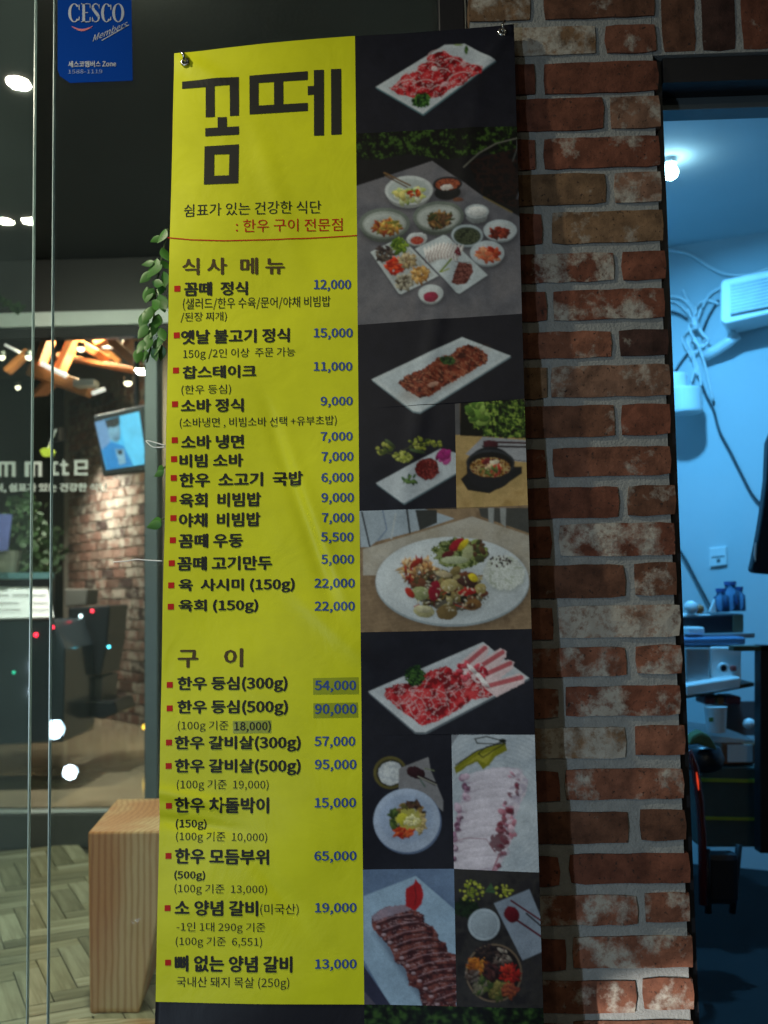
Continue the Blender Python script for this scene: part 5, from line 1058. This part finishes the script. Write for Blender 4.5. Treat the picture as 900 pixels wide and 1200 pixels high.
# black drinks machine
mc = empty('drinks_machine', (tx(103, 5.6), 5.6, IZ), 'black machine with red and white indicator lights in front of the inner brick wall', 'machine')
ptile(MB(), [(80, 712), (129, 709), (125, 755), (118, 792), (79, 792)], 5.6, .35).build('body', M_blackw, mc, .01)
ptile(MB(), [(75, 690), (103, 690), (101, 709), (76, 711)], 5.62, .2).build('hopper', mat('grey_hopper', (.16, .14, .13), .5), mc, .008)
ptile(MB(), [(77, 793), (120, 793), (118, 822), (80, 822)], 5.64, .3).build('cabinet', mat('dark_cabinet', (.06, .055, .06), .35), mc, .006)
ptile(MB(), [(77, 823), (134, 821), (138, 836), (120, 843), (80, 838)], 5.58, .35).build('base', M_blackw, mc, .01)
def led(px, py, Y, r, col, es, par, lab=None, cat=None, nm='indicator_light'):
    m = bpy.data.materials.get('led%s' % str(col)) or mat('led%s' % str(col), (.1, .1, .1), .4, bump=0, emit=col, es=es)
    c = atY(px, py, Y); o = MB().lathe(c, [(r, 0), (r*.8, -r*.5), (r*.3, -r*.7)], 12, [[1, 0, 0], [0, 0, 1], [0, 1, 0]]).build(nm, m, par, smooth=True)
    if lab: tag(o, lab, cat)
    return o
led(108, 716, 5.59, 0.0099, (1, .02, .05), 5, mc); led(94.5, 722, 5.59, 0.0093, (.8, .95, 1), 7, mc); led(127.5, 758, 5.57, 0.0087, (.1, .75, 1), 6, mc)
led(62, 735, 5.14, 0.0087, (1, .02, .05), 4, ct); led(42, 744, 5.14, 0.0112, (1, .02, .05), 3, ct); led(16, 788, 5.14, 0.0087, (.02, .8, .45), 1.5, ct)
ws = MB(); o = ptile(ws, [(119, 819), (152, 818), (152, 820.5), (119, 821.5)], 5.9, .02).build('low_shelf', M_transom); tag(o, 'thin pale low shelf edge right of the black machine', 'shelf')
o = ptile(MB(), [(-10, 602), (14, 603), (9, 645), (-10, 647)], 5.3, .01).build('poster', mat('violet_poster', (.13, .15, .42), .5, var=.4, scale=12)); tag(o, 'small violet blue notice at the left picture edge', 'notice')
o = MB().lathe(atY(7, 679, 5.42), [(.055, 0), (.078, .15), (.07, .15)], 20).build('flower_pot', mat('beige_pot', (.34, .33, .26), .7)); tag(o, 'beige flower pot on the counter at the left edge', 'pot')
o = ptile(MB(), [(46.5, 528), (50, 525), (58, 525), (62, 529), (59, 534), (50, 534.5)], 4.9, .04).build('yellow_ball_lamp', mat('lime_lamp_ball', (.45, .55, .03), .5, emit=(.5, .6, .05), es=.5)); tag(o, 'small lime yellow ball lamp hanging above the window lettering', 'ornament')  # small lamp with a yellow-green ball, lit by its own emission
MB().tube([atY(56, 526, 4.92), atY(66, 503, 4.92)], .004).build('stick', M_white, o)
# warm dining lamps low down right, and a candle-like yellow dot on the floor
led(170, 852, 6.2, .018, (1, .55, .05), 4, None, 'small orange glowing dot at the foot of the inner brick wall', 'lamp', 'floor_light')
# low lamps in front (mirrored in the glass)
for (px, py, Yg, r, lb) in ((64, 855, GY_B, .052, 'low white lamp near the entrance ground, larger one'), (82, 905, GY_B, .038, 'low white lamp near the entrance ground, smaller one')):
    p = mirror(px, py, Yg, Yv=5.6); ee = empty('ground_lamp', (p[0], p[1], 0), lb, 'lamp')
    MB().tube([(p[0], p[1]-.02, 0.01), (p[0], p[1]-.02, p[2])], .012).build('spike', M_black, ee)
    MB().lathe(p, [(r*1.2, -.03), (r*1.25, -.004), (r*1.02, -.004)], 18, [[1, 0, 0], [0, 0, -1], [0, 1, 0]]).build('lamp_head', M_black, ee)
    l = disc_light(p, r, 1.6, COOL, p+np.array([0, 5, .3])); l.parent = ee; l.location = Vector(p)-Vector(ee.location)

# ------------------------------------------------------------------ the blue-lit room through the doorway
WA = R_(23); WD = np.array([math.cos(WA), -math.sin(WA), 0]); WN = np.array([-math.sin(WA), -math.cos(WA), 0]); WP = atY(840, 600, 4.2)
def W(px, py, off=0.0): return onplane(np.array(px, float), np.array(py, float), WP+WN*off, WN)
RZ = .35; CZ = float(W(842, 281)[2])
lft = WP-WD*1.1; rgt = WP+WD*2.3
struct('room_wall', MB().prism([np.array([*lft[:2], RZ-.2]), np.array([*rgt[:2], RZ-.2]), np.array([*rgt[:2], CZ+.1]), np.array([*lft[:2], CZ+.1])], -WN*.1), M_wallp)
struct('room_left_wall', MB().span(PX1-.20, PX1-.10, WALLY+.265, float(lft[1])+.05, 0, CZ+.1), M_wallp)
struct('room_right_wall', MB().span(float(rgt[0])-.05, float(rgt[0])+.05, WALLY+.2, float(rgt[1])+.1, 0, CZ+.1), M_wallp)
struct('room_ceiling', MB().span(PX1-.09, float(rgt[0])-.06, WALLY+.262, 5.6, CZ, CZ+.08), M_wallp)
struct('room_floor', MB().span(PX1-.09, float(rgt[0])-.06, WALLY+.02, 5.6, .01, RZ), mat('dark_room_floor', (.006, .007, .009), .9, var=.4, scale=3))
rl = atZ(785, 196, CZ-.03); e = empty('ceiling_bulb', rl, 'blue white glowing bulb under the ceiling of the side room next to the brick edge', 'lamp')
MB().lathe(rl, [(.022, .03), (.022, .012), (.012, .008)], 16).build('socket', M_white, e)
bl = mat('bulb_glow', (.8, .8, .8), .4, bump=0, emit=(.45, .85, 1.0), es=34)
MB().lathe(rl, [(.012, .008), (.022, -.005), (.027, -.018), (.020, -.034), (.006, -.042)], 18).build('bulb', bl, e, smooth=True)
lo = disc_light(rl, .04, 31, BLUE, rl+np.array([.15, 0, -1])); lo.parent = e; lo.location = (0, 0, -.075)
# air conditioner
ac = empty('air_conditioner', W(900, 350), 'white wall-mounted air conditioner high on the side room wall', 'air conditioner')
V = -WN*.19
fr = [W(844, 331, .2), W(848, 327, .2), W(985, 299, .2), W(985, 348, .2), W(850, 380, .2), W(844, 376, .2)]; MB().prism(fr, V).build('body', M_white, ac, .008, seg=3)
MB().prism([W(855, 333, .205), W(980, 307, .205), W(980, 343, .205), W(855, 368, .205)], -WN*.004).build('front_grille', mat('grille_plastic', (.55, .58, .57), .45, bump=0), ac)
for k_ in range(8):
    a = k_/8; MB().prism([W(857, 335+a*32, .2075), W(978, 309+a*32, .2075), W(978, 310.2+a*32, .2075), W(857, 336.2+a*32, .2075)], -WN*.002).build('slat', M_frame, ac)
MB().prism([W(856, 368.8, .206), W(980, 343.8, .206), W(980, 345.6, .206), W(856, 370.6, .206)], -WN*.004).build('air_slot', M_black, ac)
o = MB().tube([W(864, 392, .08), W(852, 402, .07), W(838, 411, .05), W(826, 417, .04)], .022, 12).build('pipe_cover', M_white, None, smooth=True); tag(o, 'white curved pipe cover running down left from the air conditioner', 'pipe')
# cables
wire('cable', [W(770, 292, .02), W(795, 295, .02), W(812, 300, .03), W(830, 312, .03), W(850, 321, .03), W(875, 322, .03), W(900, 315, .03), W(930, 305, .03)], .006, M_white, 'white cable sagging under the ceiling towards the air conditioner', 'cable')
wire('cable', [W(780, 347, .02), W(797, 349, .02), W(808, 358, .02), W(814, 372, .03), W(810, 390, .03)], .006, M_white, 'white cable arching left at the top of the cable bundle', 'cable')
wire('cable', [W(845, 337, .02), W(832, 345, .02), W(822, 362, .03), W(814, 385, .03), W(808, 402, .03), W(812, 420, .03), W(818, 440, .03)], .006, M_white, 'white cable looping from the air conditioner down the bundle', 'cable')
wire('cable', [W(806, 362, .04), W(812, 382, .04), W(806, 400, .04), W(813, 418, .04), W(819, 436, .04), W(822, 452, .04)], .005, M_white, 'pale cable in the middle of the bundle above the white canister', 'cable')
wire('cable', [W(778, 352, .02), W(795, 356, .02), W(812, 378, .02), W(800, 398, .02), W(814, 426, .03), W(810, 448, .03)], .0045, M_white, 'thin pale cable winding around the bundle', 'cable')
Mgc = mat('grey_cable', (.05, .06, .07), .5)
wire('cable', [W(819, 440, .015), W(827, 462, .015), W(836, 480, .015), W(843, 505, .015), W(856, 530, .015), W(870, 558, .015), W(880, 577, .015), W(892, 592, .015)], .0055, Mgc, 'dark cable running down right across the blue wall to the jacket', 'cable')
wire('cable', [W(842, 352, .01), W(830, 372, .01), W(822, 392, .01)], .005, Mgc, 'short dark cable below the left end of the air conditioner', 'cable')
wire('cable', [W(793, 640, .015), W(803, 655, .015), W(815, 678, .015), W(828, 702, .02), W(833, 712, .03)], .005, Mgc, 'dark cable dropping to the shelf top below the canister', 'cable')
wire('cable', [W(790, 437, .01), W(800, 422, .01), W(808, 412, .01)], .005, Mgc, 'short dark cable left of the pipe cover', 'cable')
o = MB().tube([W(813, 372, .05), W(816, 386, .05)], .014, 10).build('cable_clip', M_white, None, smooth=True); tag(o, 'white clip holding the cable bundle together', 'clip')
cn_ = W(803, 484, .14); can = empty('wall_canister', cn_, 'white round canister fixed to the wall beside the brick edge', 'canister')
rr_ = 21/F*3.9; hh = 27/F*4.1
MB().lathe(cn_, [(rr_*.96, 0), (rr_, .008), (rr_, hh), (rr_*.97, hh+.006), (rr_*.5, hh+.007)], 28).build('drum', M_white, can, smooth=False)
MB().lathe(cn_+np.array([-.03, 0, hh+.006]), [(rr_*.62, 0), (rr_*.62, .05), (rr_*.55, .062)], 24).build('cap', M_white, can)
o = MB().prism([W(831, 642, .012), W(851, 640, .012), W(852, 662, .012), W(832, 664.5, .012)], -WN*.011).build('wall_outlet', M_white, None, .003); tag(o, 'square white wall outlet on the blue wall', 'outlet')
MB().prism([W(834, 652.6, .0135), W(849, 651, .0135), W(849, 652.2, .0135), W(834, 653.8, .0135)], -WN*.001).build('seam', M_frame, o); MB().prism([W(840, 655, .0135), W(844, 654.6, .0135), W(844, 659, .0135), W(840, 659.4, .0135)], -WN*.001).build('socket_hole', M_frame, o)
wire('cable', [W(842, 356, .02), W(828, 352, .02), W(816, 360, .03), W(818, 380, .03), W(826, 398, .03), W(818, 410, .03), W(808, 418, .03)], .0055, M_white, 'pale cable curling right of the clip on the bundle', 'cable')
wire('cable', [W(800, 340, .02), W(806, 352, .02), W(816, 366, .04), W(808, 384, .05), W(818, 404, .05), W(826, 428, .04), W(836, 470, .02)], .0055, M_white, 'long pale cable leaving the bundle towards the dark cable', 'cable')
wire('cable', [W(786, 365, .02), W(796, 368, .02), W(806, 374, .02)], .005, Mgc, 'short dark cable left of the white clip', 'cable')
wire('cable', [W(815, 376, .05), W(822, 390, .05), W(830, 399, .05), W(822, 406, .05), W(812, 398, .05)], .006, M_white, 'knotted pale cable loop beside the pipe cover', 'cable')
# jacket
jk = MB(); JY = 3.2; cols_ = [(930, 480), (906, 500), (900, 515), (898, 560), (893, 600), (888, 630), (883, 655), (880, 668), (884, 671), (905, 673), (935, 676)]
jk.prism([atY(x, y, JY) for x, y in cols_], (0.02, .10, 0)); o = jk.build('hanging_jacket', mat('black_cloth', (.008, .009, .014), .95, var=.3, bump=.4, bscale=120), None, .015); tag(o, 'black jacket hanging at the right picture edge', 'jacket')
ptile(MB(), [(883.5, 650), (885, 636), (886.5, 636), (885.5, 658)], JY-.004, .003).build('stripe', M_white, o)
# rack with things on it
def pb(name, x0, y0, x1, y1, Y, dep, m, lab=None, cat=None, par=None, bev=.006, yaw=0.0):
    if lab and par is None: pass
    k_ = yaw; o = MB().prism([atY(x0, y0-k_*(0), Y), atY(x1, y0-k_*(x1-x0), Y), atY(x1, y1-k_*(x1-x0), Y), atY(x0, y1, Y)], (-.05*dep, dep, 0)).build(name, m, par, bev)
    if lab: tag(o, lab, cat)
    return o
mt = lambda nm, c, r=.5, **k: mat(nm, c, r, **k)
M_steelb = mt('brushed_steel', (.45, .47, .48), .3, metal=.6)
rk = empty('storage_rack', atY(850, 985, 3.5), 'dark storage rack crowded with kitchen things in the side room', 'rack')
pb('shelf_board', 797, 744, 885, 750, 3.45, .35, M_steelb, par=rk, bev=.003, yaw=.03)
pb('shelf_board', 797, 815, 884, 820, 3.40, .4, mt('rack_board', (.10, .05, .025)), par=rk, bev=.003, yaw=.18)
pb('shelf_board', 830, 861, 890, 869, 3.38, .4, M_white, par=rk, bev=.003, yaw=-.12)
pb('post', 891, 756, 903, 1000, 3.2, .05, M_black, par=rk, bev=.002)
pb('top_rail', 860, 757, 903, 763, 3.2, .05, mt('olive_rail', (.05, .05, .02)), par=rk, bev=.002)
ov = pb('oven', 797, 723, 872, 744, 3.5, .28, M_blackw, 'black low oven on the top shelf of the rack', 'oven', yaw=.05)
pb('side_panel', 859, 721, 871, 741, 3.49, .006, mt('brown_panel', (.09, .08, .05)), par=ov, bev=.001)
o = pb('tray', 799, 720, 835, 724, 3.55, .2, M_white, 'white tray on top of the black oven', 'tray')
o = MB().lathe(atY(810, 719.5, 3.56), [(.012, 0), (.024, .015), (.022, .034), (.008, .045)], 18).build('teapot', M_white, None, smooth=True); tag(o, 'small white round pot standing on the oven tray', 'pot')
o = MB().lathe(atY(820, 719.5, 3.57), [(.008, 0), (.016, .012), (.014, .026), (.003, .032)], 16).build('orange', mt('orange_skin', (.45, .13, .03)), None, smooth=True); tag(o, 'small orange fruit beside the white pot', 'fruit')
GB2 = glassmat('bottle_glass', (.55, .75, .95), .25, (.25, .45, .7))
for (x, yb, yt, r, lb) in ((846, 717, 694, .026, 'blue tinted jar on the oven, left one'), (857, 716, 686, .030, 'tall blue tinted jar in the middle on the oven'), (867, 716, 692, .020, 'slim blue tinted jar at the right end of the oven')):
    H = (yb-yt)/F*3.55; o = MB().lathe(atY(x, yb, 3.56), [(r, 0), (r, H*.75), (r*.6, H*.86), (r*.6, H)], 20).build('jar', GB2, None, smooth=True); tag(o, lb, 'jar', 'jars on the oven'); MB().lathe(atY(x, yb, 3.56)+[0, 0, H], [(r*.68, 0), (r*.68, .012)], 16).build('lid', mt('blue_lid', (.05, .12, .35)), o)
o = MB().prism([atY(832, 717, 3.5), atY(838, 702, 3.5), atY(839, 718, 3.5)], (0, .02, 0)).build('napkin', M_white); tag(o, 'small white folded napkin left of the jars', 'napkin')
dm = empty('ice_maker', atY(830, 812, 3.4), 'white and steel ice maker with a round spout on the middle shelf', 'machine')
pb('top', 800, 748, 874, 757, 3.38, .34, mt('blue_steel', (.12, .24, .42), .3), par=dm, yaw=.02)
pb('front_body', 803, 759, 832, 804, 3.36, .3, M_steelb, par=dm)
pb('side_body', 833, 758, 869, 800, 3.37, .3, M_white, par=dm)
pb('drip_tray', 804, 803, 868, 816, 3.30, .1, M_white, par=dm, yaw=.16)
c = atY(847, 783, 3.355); MB().lathe(c, [(.018, .0), (.018, -.014), (.011, -.016), (.011, -.002)], 20, [[1, 0, 0], [0, 0, 1], [0, 1, 0]]).build('spout_ring', M_white, dm, smooth=True)
MB().lathe(c+np.array([0, -.002, 0]), [(.010, 0), (.010, -.004)], 16, [[1, 0, 0], [0, 0, 1], [0, 1, 0]]).build('spout', M_black, dm)
o = pb('tub', 806, 735, 826, 744, 3.42, .07, M_white, 'small white plastic tub on the left of the shelf', 'tub')
o = pb('red_packet', 857, 780, 864, 787, 3.33, .02, mt('red_packet', (.30, .04, .03)), 'small red packet on the side of the ice maker', 'packet')
for i_, (x0, x1, c_) in enumerate(((826, 838, (.16, .03, .03)), (840, 849, (.22, .08, .02)), (851, 869, (.10, .02, .03)))):
    pb('food_pack', x0, 816, x1, 826, 3.42, .1, mt('pack_%d' % i_, c_), ['dark red pack below the ice maker, left one', 'orange brown pack between two dark packs', 'wide dark red pack at the right below the ice maker'][i_], 'pack')
r = .034; o = MB().lathe(atY(839.5, 858, 3.30), [(r*.82, 0), (r*.86, .01), (r, .075), (r*1.04, .079), (r*.9, .079)], 24).build('tub', M_white, None, smooth=False); tag(o, 'white tub with a green mark on the lower shelf', 'tub')
pb('green_mark', 831, 841, 836, 846, 3.262, .002, mt('green_print', (.10, .22, .04)), par=o, bev=0)
o = MB().lathe(atY(878, 854, 3.30), [(.006, 0), (.017, .006), (.020, .016), (.014, .028), (.004, .032)], 18).build('bowl', M_white, None, smooth=True); tag(o, 'small white upturned bowl at the right of the lower shelf', 'bowl')
pb('back_panel', 836, 822, 890, 862, 3.75, .02, mt('brown_back', (.12, .10, .10)), par=rk, bev=0)
o = pb('carton', 846, 871, 891, 896, 3.36, .3, mt('carton_orange', (.22, .08, .03)), 'orange brown carton with a pale label under the lower shelf', 'carton'); pb('pale_label', 853, 873, 882, 893, 3.355, .004, M_white, par=o, bev=0)
o = pb('crate', 820, 899, 891, 993, 3.34, .35, mt('grey_carton', (.055, .07, .06)), 'dark tall carton bound by two yellow straps on the floor', 'carton')
pb('strap', 820, 912, 891, 916, 3.333, .005, mt('yellow_strap', (.34, .36, .03)), par=o, bev=0, yaw=-.02); pb('strap', 820, 957, 891, 960.5, 3.333, .005, bpy.data.materials['yellow_strap'], par=o, bev=0, yaw=-.02)
g = random.Random(4); o = MB().lathe(atY(824, 904, 3.1), [(.03, 0), (.055, .012), (.062, .04), (.05, .07), (.02, .08)], 20).build('black_bag', M_blackw, None, smooth=True); tag(o, 'black rounded bag hanging beside the rack near the brick edge', 'bag')
wv_ = [(806, 874), (812, 862), (822, 857), (832, 862), (838, 872), (842, 880), (830, 876), (818, 872)]
o = ptile(MB(), wv_, 3.0, .06).build('olive_cloth', mt('olive_cloth', (.10, .13, .05), .9, var=.6, scale=30), None, .008); tag(o, 'olive patterned cloth draped over the black bag', 'cloth')
ch = empty('folded_chair', atZ(835, 1065, RZ), 'dark folded chair leaning behind the brick pier with a red glint', 'chair')
MB().tube([atY(806, 880, 2.9), atY(814, 900, 2.9), atY(820, 940, 2.9), atY(823, 985, 2.9), atY(824, 1060, 2.9)], .012, 8).build('frame_tube', mt('dark_red_tube', (.10, .008, .006), .25), ch, smooth=True)
MB().tube([atY(816.2, 905, 2.884), atY(817.6, 915, 2.884), atY(818.8, 926, 2.884)], [.001, .0028, .001], 6).build('red_glint', mat('red_glow', (.5, .03, .01), .3, bump=0, emit=(1, .07, .02), es=.7), ch)  # glint on the chair tube, put in as a dim glowing sliver
pb('seat', 826, 1000, 868, 1062, 3.0, .05, M_blackw, par=ch, bev=.02)
MB().tube([atY(866, 990, 3.03), atY(862, 1030, 3.03), atY(858, 1070, 3.03)], .010, 8).build('leg', M_black, ch, smooth=True); MB().tube([atY(828, 995, 3.0), atY(830, 1070, 3.0)], .010, 8).build('leg', M_black, ch, smooth=True)
